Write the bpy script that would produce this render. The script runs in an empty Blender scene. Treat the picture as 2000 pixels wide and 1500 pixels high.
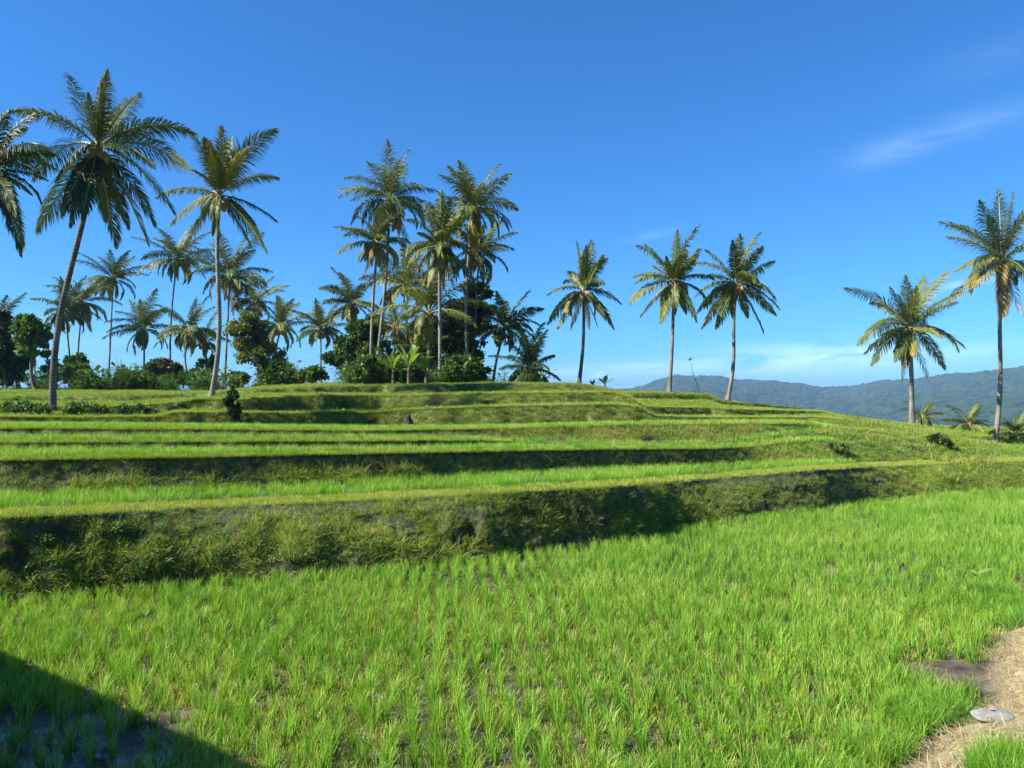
import bpy, math, random
import numpy as np
from mathutils import Vector

# ------------------------------------------------------------------ camera, sky, sun, exposure
F, HOR, H = 1500.0, 765.0, 3.3            # focal length and horizon row of the 2000 px frame, eye height over the front field
R = math.radians
sc = bpy.context.scene
col = sc.collection
cam_d = bpy.data.cameras.new('camera'); cam = bpy.data.objects.new('camera', cam_d); col.objects.link(cam)
cam.location = (0, 0, H); cam.rotation_euler = (R(90), 0, 0)
cam_d.sensor_width = 36; cam_d.lens = 36 * F / 2000; cam_d.shift_y = (HOR - 750) / 2000
cam_d.clip_start = 0.1; cam_d.clip_end = 40000
sc.camera = cam
SUN_EL, SUN_X, SUN_Y = R(40), -0.962, -0.273   # the sun stands left of the view and a little behind it
sl = bpy.data.lights.new('sun', 'SUN'); sl.energy = 5.0; sl.angle = R(0.5); sl.color = (1.0, 0.93, 0.80)
so = bpy.data.objects.new('sun', sl); col.objects.link(so)
sd = Vector((SUN_X * math.cos(SUN_EL), SUN_Y * math.cos(SUN_EL), math.sin(SUN_EL)))
so.rotation_euler = sd.to_track_quat('Z', 'Y').to_euler()
w = bpy.data.worlds.new('World'); sc.world = w; w.use_nodes = True
N, L = w.node_tree.nodes, w.node_tree.links
N.clear()
sky = N.new('ShaderNodeTexSky'); sky.sky_type = 'NISHITA'; sky.sun_disc = False
sky.sun_elevation = SUN_EL; sky.sun_rotation = math.atan2(SUN_X, SUN_Y)
sky.altitude = 400; sky.air_density = 1.1; sky.dust_density = 0.3; sky.ozone_density = 2.2
hsv = N.new('ShaderNodeHueSaturation'); hsv.inputs['Saturation'].default_value = 1.0; hsv.inputs['Value'].default_value = 1.0
L.new(sky.outputs[0], hsv.inputs['Color'])
tint = N.new('ShaderNodeMixRGB'); tint.blend_type = 'MULTIPLY'; tint.inputs[0].default_value = 1; tint.inputs[2].default_value = (.215, .62, 1.08, 1)
L.new(hsv.outputs[0], tint.inputs[1])
def wm(op, a, b=None, c=None):
    n = N.new('ShaderNodeMath'); n.operation = op
    for i, v in enumerate((a, b, c)):
        if v is None: continue
        if isinstance(v, (int, float)): n.inputs[i].default_value = v
        else: L.new(v, n.inputs[i])
    return n.outputs[0]
tc = N.new('ShaderNodeTexCoord'); sx = N.new('ShaderNodeSeparateXYZ'); L.new(tc.outputs['Generated'], sx.inputs[0])
az = wm('ARCTAN2', sx.outputs[0], sx.outputs[1]); el = wm('ARCSINE', sx.outputs[2])
cb = N.new('ShaderNodeCombineXYZ'); L.new(az, cb.inputs[0]); L.new(el, cb.inputs[1])
mp = N.new('ShaderNodeMapping'); mp.inputs['Rotation'].default_value = (0, 0, R(-9)); mp.inputs['Scale'].default_value = (5, 26, 1)
L.new(cb.outputs[0], mp.inputs[0])
nz = N.new('ShaderNodeTexNoise'); nz.inputs['Scale'].default_value = 1.9; nz.inputs['Detail'].default_value = 10; nz.inputs['Roughness'].default_value = .62; nz.inputs['Distortion'].default_value = 0.9
L.new(mp.outputs[0], nz.inputs['Vector'])
cloud = None
# thin streaks of cirrus: azimuth, elevation, half sizes (degrees), strength
for a0, e0, wa, we, s in ((7.5, 1.5, 5.5, .5, .9), (21, 2.2, 7, 1.0, .75), (28, 2.7, 5, .9, .35), (10.5, 11.4, 1.8, .35, .13),
                          (26, 15.6, 2.8, .9, .09), (31.0, 16.7, 5.5, .9, .10), (31, 7.0, 2, .3, .35), (31.8, 20, 3, 1.2, .05), (-30, 3, 14, 2, .12)):
    g = wm('ADD', wm('POWER', wm('DIVIDE', wm('SUBTRACT', az, R(a0)), R(wa)), 2),
           wm('POWER', wm('DIVIDE', wm('SUBTRACT', wm('SUBTRACT', el, R(e0)), wm('MULTIPLY', wm('SUBTRACT', az, R(a0)), .14 if e0 > 4 else 0.02)), R(we)), 2))
    g = wm('MULTIPLY', wm('EXPONENT', wm('MULTIPLY', g, -1)), s)
    cloud = g if cloud is None else wm('ADD', cloud, g)
cl = wm('MULTIPLY', cloud, wm('MINIMUM', wm('MAXIMUM', wm('MULTIPLY', wm('SUBTRACT', nz.outputs[0], .34), 3.2), 0), 1))
mx = N.new('ShaderNodeMixRGB'); L.new(cl, mx.inputs[0]); L.new(tint.outputs[0], mx.inputs[1]); mx.inputs[2].default_value = (6.6, 8.6, 10.4, 1)
bg = N.new('ShaderNodeBackground'); bg.inputs['Strength'].default_value = 0.069; L.new(mx.outputs[0], bg.inputs[0])
wo = N.new('ShaderNodeOutputWorld'); L.new(bg.outputs[0], wo.inputs[0])
sc.view_settings.view_transform = 'Standard'; sc.view_settings.look = 'None'
sc.view_settings.exposure = 1.3; sc.view_settings.gamma = 1
try:
    sc.cycles.max_bounces = 6; sc.cycles.diffuse_bounces = 3; sc.cycles.transmission_bounces = 4; sc.cycles.glossy_bounces = 2
    sc.cycles.volume_bounces = 0; sc.cycles.transparent_max_bounces = 4; sc.cycles.sample_clamp_indirect = 6
    sc.cycles.use_adaptive_sampling = True; sc.cycles.adaptive_threshold = 0.02
except Exception: pass

# ------------------------------------------------------------------ helpers
rng = np.random.default_rng(11)
random.seed(5)
def P(x, y, D): return np.array([(x - 1000) / F * D, D, H - (y - HOR) / F * D])
def unit(v): v = np.asarray(v, float); return v / (np.linalg.norm(v, axis=-1, keepdims=True) + 1e-9)
_lat = rng.random((256, 256))
def vnoise(x, y):
    xi, yi = np.floor(x).astype(int), np.floor(y).astype(int); fx, fy = x - xi, y - yi
    fx, fy = fx * fx * (3 - 2 * fx), fy * fy * (3 - 2 * fy)
    g = lambda a, b: _lat[a & 255, b & 255]
    return (g(xi, yi) * (1 - fx) + g(xi + 1, yi) * fx) * (1 - fy) + (g(xi, yi + 1) * (1 - fx) + g(xi + 1, yi + 1) * fx) * fy
def fbm(x, y, o=4):
    s, a, t = 0, 1, 0
    for i in range(o): s = s + a * vnoise(x * 2 ** i + 17.3 * i, y * 2 ** i + 5.1 * i); t += a; a *= .5
    return s / t
def sstep(a, b, x): t = np.clip((x - a) / (b - a), 0, 1); return t * t * (3 - 2 * t)

def mesh_quads(name, V, Q, mats, attrs=None, mi=None, smooth=False):
    V = np.asarray(V, np.float32).reshape(-1, 3); Q = np.asarray(Q, np.int32).reshape(-1, 4)
    me = bpy.data.meshes.new(name)
    me.vertices.add(len(V)); me.vertices.foreach_set('co', V.ravel())
    me.loops.add(len(Q) * 4); me.loops.foreach_set('vertex_index', Q.ravel())
    me.polygons.add(len(Q)); me.polygons.foreach_set('loop_start', np.arange(len(Q), dtype=np.int32) * 4)
    try: me.polygons.foreach_set('loop_total', np.full(len(Q), 4, np.int32))
    except Exception: pass
    if mi is not None: me.polygons.foreach_set('material_index', np.asarray(mi, np.int32))
    me.polygons.foreach_set('use_smooth', np.full(len(Q), smooth))
    for m in (mats if isinstance(mats, (list, tuple)) else [mats]): me.materials.append(m)
    for k, v in (attrs or {}).items():
        a = me.attributes.new(k, 'FLOAT', 'POINT'); a.data.foreach_set('value', np.asarray(v, np.float32))
    me.update(calc_edges=True); me.validate()
    return me
def link(name, me, parent=None):
    o = bpy.data.objects.new(name, me); col.objects.link(o)
    if parent is not None: o.parent = parent
    return o
def tag(o, label=None, cat=None, group=None, kind=None):
    if label: o['label'] = label
    if cat: o['category'] = cat
    if group: o['group'] = group
    if kind: o['kind'] = kind
    return o
def empty(name, loc, label, cat, group=None):
    o = bpy.data.objects.new(name, None); col.objects.link(o); o.location = tuple(loc); o.empty_display_size = .3
    return tag(o, label, cat, group)

class MB:                                     # collects quads with a material slot and one 'tone' value per vertex
    def __init__(s): s.V, s.Q, s.T, s.M, s.n = [], [], [], [], 0
    def add(s, V, Q, tone=0., m=0):
        V = np.asarray(V, float).reshape(-1, 3); Q = np.asarray(Q, int).reshape(-1, 4)
        s.V.append(V); s.Q.append(Q + s.n); s.n += len(V)
        s.T.append(np.broadcast_to(np.asarray(tone, float), (len(V),)).copy()); s.M.append(np.full(len(Q), m))
    def tube(s, pts, rad, sides=8, tone=0., m=0, cap=True):
        pts = np.asarray(pts, float); n = len(pts); rad = np.broadcast_to(np.asarray(rad, float), (n,))
        t = unit(np.gradient(pts, axis=0)); ref = np.array([1., 0, 0]) if abs(t[0][0]) < .8 else np.array([0, 1., 0])
        a = unit(np.cross(t, ref)); b = np.cross(t, a)
        th = np.arange(sides) / sides * 2 * np.pi
        V = pts[:, None] + rad[:, None, None] * (a[:, None] * np.cos(th)[None, :, None] + b[:, None] * np.sin(th)[None, :, None])
        i = np.arange(n - 1)[:, None] * sides; j = np.arange(sides)[None]; k = (j + 1) % sides
        Q = np.stack([i + j, i + k, i + sides + k, i + sides + j], -1).reshape(-1, 4)
        s.add(V.reshape(-1, 3), Q, tone, m)
        if cap and sides % 2 == 0:
            for base in (0, (n - 1) * sides):
                for q in range(sides // 2 - 1):
                    s.M.append(np.array([m])); s.Q.append(np.array([[base + q, base + q + 1, base + sides - 2 - q, base + sides - 1 - q]]) + s.n - n * sides)
    def ball(s, c, r, tone=0., m=0, nu=8, nv=5, squash=(1, 1, 1)):
        ph = np.linspace(0.12, np.pi - .12, nv); th = np.arange(nu) / nu * 2 * np.pi
        V = np.stack([np.sin(ph)[:, None] * np.cos(th), np.sin(ph)[:, None] * np.sin(th), np.cos(ph)[:, None] * np.ones(nu)], -1) * r * np.array(squash) + c
        i = np.arange(nv - 1)[:, None] * nu; j = np.arange(nu)[None]; k = (j + 1) % nu
        s.add(V.reshape(-1, 3), np.stack([i + j, i + nu + j, i + nu + k, i + k], -1).reshape(-1, 4), tone, m)
    def box(s, c, size, rot=0., tone=0., m=0):
        d = np.array([[x, y, z] for x in (-.5, .5) for y in (-.5, .5) for z in (-.5, .5)]) * size
        cr, sr = math.cos(rot), math.sin(rot); d = np.stack([d[:, 0] * cr - d[:, 1] * sr, d[:, 0] * sr + d[:, 1] * cr, d[:, 2]], -1)
        s.add(d + c, [[0, 1, 3, 2], [4, 6, 7, 5], [0, 4, 5, 1], [2, 3, 7, 6], [0, 2, 6, 4], [1, 5, 7, 3]], tone, m)
    def mesh(s, name, mats, smooth=False, origin=(0, 0, 0)):
        return mesh_quads(name, np.concatenate(s.V) - np.asarray(origin), np.concatenate(s.Q), mats, {'tone': np.concatenate(s.T)}, np.concatenate(s.M), smooth)

def ramp(nt, fac, stops):
    r = nt.nodes.new('ShaderNodeValToRGB'); e = r.color_ramp.elements
    e[0].position, e[0].color = stops[0][0], (*stops[0][1], 1); e[1].position, e[1].color = stops[-1][0], (*stops[-1][1], 1)
    for p, c in stops[1:-1]: q = e.new(p); q.color = (*c, 1)
    nt.links.new(fac, r.inputs[0]); return r.outputs[0]
def leafmat(name, stops, trans=.4, rough=.45, rand=0.0, spec=.35, attr='tone', tmul=(1.25, 1.15, .5), noise=0.0):
    """a thin leaf: Principled front, the same colour let through by translucency; 'tone' picks the colour"""
    m = bpy.data.materials.new(name); m.use_nodes = True; nt = m.node_tree; n = nt.nodes; l = nt.links; n.clear()
    at = n.new('ShaderNodeAttribute'); at.attribute_name = attr; fac = at.outputs['Fac']
    if rand:
        oi = n.new('ShaderNodeObjectInfo'); a = n.new('ShaderNodeMath'); a.operation = 'MULTIPLY_ADD'
        l.new(oi.outputs['Random'], a.inputs[0]); a.inputs[1].default_value = rand; l.new(fac, a.inputs[2]); fac = a.outputs[0]
    if noise:
        g = n.new('ShaderNodeNewGeometry'); nn = n.new('ShaderNodeTexNoise'); nn.inputs['Scale'].default_value = .45; nn.inputs['Detail'].default_value = 4
        l.new(g.outputs['Position'], nn.inputs['Vector']); s = n.new('ShaderNodeMath'); s.operation = 'SUBTRACT'; l.new(nn.outputs[0], s.inputs[0]); s.inputs[1].default_value = .5
        a = n.new('ShaderNodeMath'); a.operation = 'MULTIPLY_ADD'; l.new(s.outputs[0], a.inputs[0]); a.inputs[1].default_value = noise; l.new(fac, a.inputs[2]); fac = a.outputs[0]
    c = ramp(nt, fac, stops)
    p = n.new('ShaderNodeBsdfPrincipled'); p.inputs['Roughness'].default_value = rough; p.inputs['Specular IOR Level'].default_value = spec
    l.new(c, p.inputs['Base Color'])
    t = n.new('ShaderNodeBsdfTranslucent'); mu = n.new('ShaderNodeMixRGB'); mu.blend_type = 'MULTIPLY'; mu.inputs[0].default_value = 1
    l.new(c, mu.inputs[1]); mu.inputs[2].default_value = (*tmul, 1); l.new(mu.outputs[0], t.inputs[0])
    x = n.new('ShaderNodeMixShader'); x.inputs[0].default_value = trans; l.new(p.outputs[0], x.inputs[1]); l.new(t.outputs[0], x.inputs[2])
    o = n.new('ShaderNodeOutputMaterial'); l.new(x.outputs[0], o.inputs[0]); return m
def solid(name, stops, scale=4., rough=.85, bump=.3, detail=6, stretch=(1, 1, 1), spec=.3, attr=None, wave=None, dist=.02):
    m = bpy.data.materials.new(name); m.use_nodes = True; nt = m.node_tree; n = nt.nodes; l = nt.links
    p = n['Principled BSDF']; p.inputs['Roughness'].default_value = rough; p.inputs['Specular IOR Level'].default_value = spec
    t = n.new('ShaderNodeTexCoord'); mp = n.new('ShaderNodeMapping'); mp.inputs['Scale'].default_value = stretch; l.new(t.outputs['Object'], mp.inputs[0])
    nn = n.new('ShaderNodeTexNoise'); nn.inputs['Scale'].default_value = scale; nn.inputs['Detail'].default_value = detail; l.new(mp.outputs[0], nn.inputs['Vector'])
    fac = nn.outputs[0]
    if attr:
        at = n.new('ShaderNodeAttribute'); at.attribute_name = attr; a = n.new('ShaderNodeMath'); a.operation = 'MULTIPLY_ADD'
        l.new(nn.outputs[0], a.inputs[0]); a.inputs[1].default_value = .35; l.new(at.outputs['Fac'], a.inputs[2]); fac = a.outputs[0]
    if wave:
        wv = n.new('ShaderNodeTexWave'); wv.wave_type = 'BANDS'; wv.bands_direction = 'Z'; wv.inputs['Scale'].default_value = wave; wv.inputs['Distortion'].default_value = 1.2; wv.inputs['Detail'].default_value = 3
        l.new(t.outputs['Object'], wv.inputs['Vector']); a = n.new('ShaderNodeMath'); a.operation = 'MULTIPLY_ADD'
        l.new(wv.outputs[0], a.inputs[0]); a.inputs[1].default_value = .13; l.new(fac, a.inputs[2]); fac = a.outputs[0]
    l.new(ramp(nt, fac, stops), p.inputs['Base Color'])
    b = n.new('ShaderNodeBump'); b.inputs['Strength'].default_value = bump; b.inputs['Distance'].default_value = dist; l.new(fac, b.inputs['Height']); l.new(b.outputs[0], p.inputs['Normal'])
    return m

M_rice = leafmat('rice_leaf', [(0, (.045, .13, .014)), (.45, (.14, .33, .028)), (.8, (.28, .49, .05)), (1, (.46, .48, .12))], trans=.33, rand=.3, noise=.7)
M_grass = leafmat('bank_grass', [(0, (.03, .08, .008)), (.35, (.085, .18, .014)), (.65, (.22, .37, .03)), (.85, (.38, .45, .055)), (1, (.46, .42, .13))], trans=.3, rand=.25, noise=.6)
M_hillbank = leafmat('hill_bank_grass', [(0, (.03, .065, .01)), (.35, (.10, .18, .02)), (.6, (.20, .30, .035)), (.85, (.31, .33, .07)), (1, (.34, .26, .10))], trans=.25, rand=.4, noise=.9)
M_weed = leafmat('weed_leaf', [(0, (.02, .06, .012)), (.6, (.06, .15, .02)), (1, (.14, .22, .03))], trans=.25, rough=.6, spec=.25, rand=.4)
M_straw = leafmat('dry_straw', [(0, (.18, .115, .055)), (.5, (.36, .29, .14)), (1, (.50, .43, .25))], trans=.15, rand=.4, tmul=(1, .9, .7))
M_frond = leafmat('palm_frond', [(0, (.018, .040, .008)), (.3, (.060, .095, .014)), (.55, (.14, .165, .026)), (.78, (.22, .20, .035)), (.9, (.33, .21, .04)), (1, (.20, .12, .05))], trans=.2, rough=.5, spec=.3)
M_rachis = leafmat('palm_rachis', [(0, (.14, .17, .04)), (.6, (.26, .24, .06)), (1, (.34, .22, .09))], trans=.0, rough=.5)
M_leafd = leafmat('dark_tree_leaf', [(0, (.018, .045, .010)), (.5, (.050, .105, .018)), (1, (.15, .23, .035))], trans=.3, rough=.5, spec=.3)
M_leafg = leafmat('green_tree_leaf', [(0, (.025, .06, .01)), (.5, (.06, .13, .02)), (1, (.14, .24, .035))], trans=.32, rough=.45)
M_leafo = leafmat('olive_tree_leaf', [(0, (.04, .06, .012)), (.5, (.11, .135, .022)), (1, (.24, .25, .04))], trans=.3, rough=.5)
M_leafr = leafmat('reddish_shrub_leaf', [(0, (.03, .035, .012)), (.5, (.07, .075, .022)), (1, (.16, .13, .04))], trans=.25, rough=.5)
M_banana = leafmat('banana_leaf', [(0, (.05, .12, .02)), (.5, (.12, .24, .03)), (1, (.30, .38, .09))], trans=.4, rough=.35, spec=.5)
M_trunk = solid('palm_trunk_bark', [(.25, (.05, .045, .04)), (.5, (.15, .135, .115)), (.8, (.30, .275, .235))], scale=5, rough=.9, bump=.55, wave=2.2, stretch=(1, 1, .35))
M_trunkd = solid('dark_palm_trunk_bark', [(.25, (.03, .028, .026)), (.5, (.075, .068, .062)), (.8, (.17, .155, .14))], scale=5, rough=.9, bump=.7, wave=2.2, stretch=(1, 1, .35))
M_bark = solid('tree_bark', [(.2, (.05, .04, .03)), (.7, (.18, .14, .10))], scale=7, bump=.5, stretch=(1, 1, .3))
M_nut = leafmat('coconut_husk', [(0, (.10, .14, .03)), (.5, (.36, .22, .05)), (1, (.30, .17, .08))], trans=0, rough=.5)

# ------------------------------------------------------------------ terrain from terrace lines
# every line: (x in the frame, row in the frame, metres from the camera); row and distance give its height
def dz(y, z): return (H - z) * F / (y - HOR)
B1 = [(x, y - 6 * max(0, 1 - x / 1500), dz(y - 6 * max(0, 1 - x / 1500), min(.24 + .11 * x / 1400, .35))) for x, y in ((0, 1160), (200, 1138), (400, 1118), (600, 1103), (800, 1087), (870, 1077), (1000, 1061), (1200, 1037), (1250, 1030), (1290, 1016), (1400, 1000), (1600, 975), (1700, 962), (1850, 949), (2000, 942), (2300, 930))]
def ontop(base, pts, dep):                      # a bank's top line stands 'dep' metres behind its foot
    bx, _, bd = map(np.array, zip(*base)); dx, dd = map(np.array, zip(*dep))
    return [(x, y, float(np.interp(x, bx, bd) + np.interp(x, dx, dd))) for x, y in pts]
T1 = ontop(B1, ((0, 1012), (200, 1003), (400, 992), (600, 983), (800, 973), (1000, 962), (1200, 950), (1400, 935), (1600, 918), (1800, 908), (2000, 902), (2300, 893)),
           ((0, .25), (190, .3), (280, 1.25), (450, 1.3), (520, .6), (600, 1.25), (950, 1.3), (1010, .2), (1240, .2), (1290, 1.8), (1400, 1.8), (1440, .5), (1680, .35), (1730, 2.2), (1900, 2.3), (1960, 1.4), (2300, 1.2)))
def shift(ln, dy, dd): return [(x, y + dy, d + dd) for x, y, d in ln]
I1 = [(x, y - g, d + e) for (x, y, d), g, e in zip(T1, (16, 15, 14, 13, 12, 12, 11, 10, 9, 8, 7, 7), (.8, .8, .8, .8, .9, .9, .9, .9, .9, .9, .9, .9))]
B2 = [(0, 950, 14.6), (400, 940, 15.9), (800, 923, 17.6), (1200, 906, 20.9), (1480, 895, 23.3), (1600, 893, 24.4), (1800, 889, 26.6), (1900, 886, 27.8), (2000, 884, 28.5), (2300, 880, 30)]
T2 = [(0, 900, 15.0), (400, 893, 16.2), (800, 885, 17.9), (1200, 878, 21.2), (1390, 877, 22.8), (1470, 874, 24.0), (1520, 866, 25.2), (1600, 862, 26.0), (1680, 868, 26.8), (1800, 874, 27.8), (1900, 879, 28.6), (2000, 883, 29.2), (2300, 879, 31)]
B3 = [(0, 873, 16.6), (400, 873, 17.5), (800, 872, 19.2), (980, 866, 21.6), (1200, 872, 22.6), (1390, 871, 24.0), (1470, 866, 25.0), (1520, 857, 26.0), (1600, 852, 27.0), (1800, 866, 28.6), (1900, 876, 29.4), (2000, 882, 30), (2300, 878, 32)]
T3 = [(0, 866, 16.9), (400, 864, 17.8), (800, 862, 19.4), (950, 862, 21.4), (1000, 864, 21.9), (1200, 870, 23.0), (1390, 868, 24.6), (1470, 860, 25.6), (1520, 850, 26.8), (1600, 846, 27.8), (1800, 861, 29.2), (1900, 873, 30), (2000, 881, 31), (2300, 877, 33)]
B4 = [(0, 851, 18.2), (400, 851, 19.0), (700, 853, 20.3), (900, 857, 22.5), (1000, 860, 23.6), (1050, 869, 23.8), (1200, 868, 23.8), (1400, 864, 25.2), (1470, 855, 26.3), (1520, 845, 27.6), (1600, 840, 28.6), (1800, 857, 30), (1900, 871, 30.6), (2000, 881, 31.6), (2300, 877, 34)]
T4 = [(0, 838, 18.6), (400, 840, 19.5), (700, 843, 20.9), (900, 840, 23.3), (1000, 838, 24.6), (1200, 832, 25.4), (1400, 830, 27), (1470, 829, 28), (1570, 829, 29), (1600, 833, 29.6), (1700, 842, 30), (1800, 852, 31), (1900, 869, 31.4), (2000, 880, 32.4), (2300, 876, 35)]
B5 = [(0, 829, 24), (200, 829, 25), (330, 832, 25.5), (560, 834, 28), (735, 835, 30.3), (800, 835, 29.3), (1000, 832, 29.5), (1200, 827, 30.5), (1260, 825, 31), (1370, 823, 33), (1400, 823, 33), (1570, 824, 34.5), (1600, 829, 34), (1700, 836, 33.5), (1800, 847, 33), (1900, 867, 33), (2000, 880, 33), (2300, 876, 36)]
T5 = [(0, 815, 25.5), (130, 817, 26.5), (310, 815, 27), (340, 806, 26.8), (540, 807, 27.4), (570, 808, 28.2), (740, 806, 28.6), (800, 801, 29.6), (1000, 794, 30.8), (1200, 791, 31.8), (1250, 796, 32.2), (1275, 814, 32.8), (1380, 816, 33), (1410, 816, 33), (1600, 816, 35), (1630, 819, 35), (1700, 829, 34.5), (1800, 842, 35), (1900, 866, 34), (2000, 880, 34), (2300, 876, 38)]
B6 = [(0, 804, 30), (250, 804, 31), (400, 799, 31), (465, 806, 31), (560, 806, 33), (745, 803, 36.5), (790, 797, 34), (1000, 790, 35), (1200, 786, 36.5), (1245, 792, 36), (1265, 813, 36), (1390, 813, 39), (1405, 812, 37.5), (1605, 812, 43), (1630, 816, 41.5), (1700, 826, 40), (1800, 838, 38), (1900, 865, 35), (2000, 880, 35), (2300, 876, 40)]
T6 = [(0, 796, 31.5), (250, 795, 32.5), (400, 782, 36), (470, 781, 33), (510, 777, 31.6), (600, 773, 31.6), (745, 773, 32), (775, 774, 33.5), (1000, 769, 35.6), (1180, 767, 36.6), (1225, 773, 36.8), (1255, 794, 36), (1285, 796, 35.3), (1385, 797, 35.4), (1420, 800, 37), (1605, 804, 38), (1635, 813, 41.7), (1700, 822, 40.5), (1800, 835, 38.7), (1900, 864, 36), (2000, 880, 36), (2300, 876, 42)]
B7 = [(0, 784, 40), (250, 784, 40), (400, 776, 41), (500, 769, 39), (740, 768, 42), (800, 768, 40), (1000, 764, 41), (1190, 765, 42), (1215, 779, 41.5), (1300, 780, 43), (1388, 781, 45.5), (1402, 790, 44.5), (1475, 796, 47.5), (1600, 803.6, 47.5), (1700, 821, 44), (1800, 834, 41), (1900, 863, 37), (2000, 879, 37), (2300, 876, 45)]
T7 = [(0, 776, 42), (250, 774, 43), (400, 768, 45), (500, 762, 43), (600, 757, 40), (750, 753, 37), (850, 753, 37), (1000, 750, 41), (1130, 751, 42), (1185, 759, 42), (1210, 768, 41), (1290, 768, 40.4), (1385, 771, 41), (1402, 783, 42), (1475, 790, 43), (1600, 803, 48), (1700, 820, 45), (1800, 833, 42.5), (1900, 862, 38), (2000, 879, 38), (2300, 876, 48)]
S8 = [(0, 757, 62), (250, 758, 62), (400, 763, 62), (450, 760, 58), (500, 754, 54), (600, 749, 50), (700, 743, 49), (850, 744, 48), (1000, 746, 48), (1130, 748, 48), (1200, 760, 50), (1300, 764, 50), (1385, 768, 51), (1405, 780, 52), (1475, 789, 52), (1600, 803, 51), (1700, 820, 48), (1800, 833, 45), (1900, 862, 40), (2000, 878, 40), (2300, 874, 52)]
BK = [(x, None, d + 24, z) for x, d, z in ((-800, 62, 3.3), (400, 62, 3.1), (700, 52, 3.0), (1000, 50, 2.6), (1300, 50, 1.6), (1600, 47, .6), (1900, 44, .2), (2300, 60, .1))]
def steep(T, B, dep, upto=1500):                   # stand a bank's top close behind its foot
    bx, _, bd = map(np.array, zip(*B)); dx, dd = zip(*dep)
    return [(x, y, float(np.interp(x, bx, bd) + np.interp(x, dx, dd)) if x < upto else d) for x, y, d in T]
T5 = steep(T5, B5, ((0, .2), (320, .25), (340, .35), (740, .35), (800, .9), (1240, .9), (1290, .4), (1500, .4)))
T6 = steep(T6, B6, ((0, .15), (460, .2), (480, .35), (745, .35), (790, .8), (1200, .8), (1250, .2), (1610, .2)), 1610)
T7 = steep(T7, B7, ((0, .12), (500, .2), (740, .4), (850, .5), (1180, .6), (1215, .2), (1500, .2)))
LINES = [('B1', B1, .35), ('T1', T1, 0), ('I1', I1, 0), ('B2', B2, .2), ('T2', T2, 0), ('B3', B3, .14), ('T3', T3, 0), ('B4', B4, .14), ('T4', T4, 0),
         ('B5', B5, .12), ('T5', T5, 0), ('B6', B6, .05), ('T6', T6, 0), ('B7', B7, .03), ('T7', T7, 0), ('S8', S8, .1)]
cols = np.concatenate([np.arange(-6000, -1500, 150.), np.arange(-1500, -60, 24.), np.arange(-60, 2062, 2.5), np.arange(2070, 3500, 24.), np.arange(3500, 8000, 150.)])
def smooth(v, s=2.5):
    k = np.exp(-.5 * (np.arange(-8, 9) / s) ** 2); k /= k.sum()
    return np.convolve(np.pad(v, 8, mode='edge'), k, 'valid')
LD, LZ = {}, {}
for nm, ln, tip in LINES:
    x, y, d = map(np.array, zip(*ln))
    yy = smooth(np.interp(cols, x, y)); dd = smooth(np.interp(cols, x, d))
    dd = dd + (.22 if nm in ('B1', 'T1', 'I1', 'B2', 'T2') else .75) * (fbm(cols / 60. + (ord(nm[1]) % 7 if nm[0] != 'I' else 49 % 7) * 3.7, cols * 0 + 20. / 3, 3) - .5) * (dd / 20) * (0 if nm[0] == 'S' else 1)
    zz = H - dd * (yy - HOR) / F - tip
    if nm == 'B1': zz = zz * 0
    LD[nm], LZ[nm] = dd, zz
for a, b in zip([l[0] for l in LINES], [l[0] for l in LINES][1:]): LD[b] = np.maximum(LD[b], LD[a] + .12)
SEG, gD, gZ, gK, gB = [], [], [], [], []        # rows of the sheet: distance, height, kind, fraction up a bank
def put(d, z, kind, f=0): gD.append(d); gZ.append(z); gK.append(np.full(len(cols), float(kind))); gB.append(np.full(len(cols), float(f)))
BP = np.array([(22, 24.5), (14.8, 18.5), (10.1, 13.2), (7.5, 10), (6.5, 8.6), (5.6, 7.3), (3.9, 6.0), (2.4, 4.6), (1.2, 2.2)])   # centre line of the straw covered bund
def dist_bund(X, Y):
    best = np.full(np.shape(X), 1e9)
    for a, b in zip(BP, BP[1:]):
        t = np.clip(((X - a[0]) * (b[0] - a[0]) + (Y - a[1]) * (b[1] - a[1])) / ((b - a) ** 2).sum(), 0, 1)
        best = np.minimum(best, np.hypot(X - a[0] - t * (b[0] - a[0]), Y - a[1] - t * (b[1] - a[1])))
    return best
def mudpatch(X, Y): return np.hypot((X - 5.2) / .62, (Y - 8.95) / .5)
def front_z(X, D):
    d = dist_bund(X, D) + .5 * (fbm(X * .9, D * .9, 3) - .5)
    z = .26 * (1 - sstep(.35, 1.0, d)) + .05 * (fbm(X * 2.1, D * 2.1, 4) - .5)
    right = sstep(0, 1, (X - np.interp(D, BP[::-1, 1], BP[::-1, 0])))         # beyond the bund the next plot
    z = z + .12 * right * sstep(.8, 1.6, d)
    return z + 1.62 * (1 - sstep(1.6, 4.3, D + .12 * np.abs(X)))                   # the roadside the photographer stands on
for t in np.linspace(0, 1, 150):
    d = 1.0 * (LD['B1'] / 1.0) ** t; X = (cols - 1000) / F * d
    put(d, front_z(X, d) * (1 - .0 * t) - .02, 0)
names = [l[0] for l in LINES]
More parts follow.
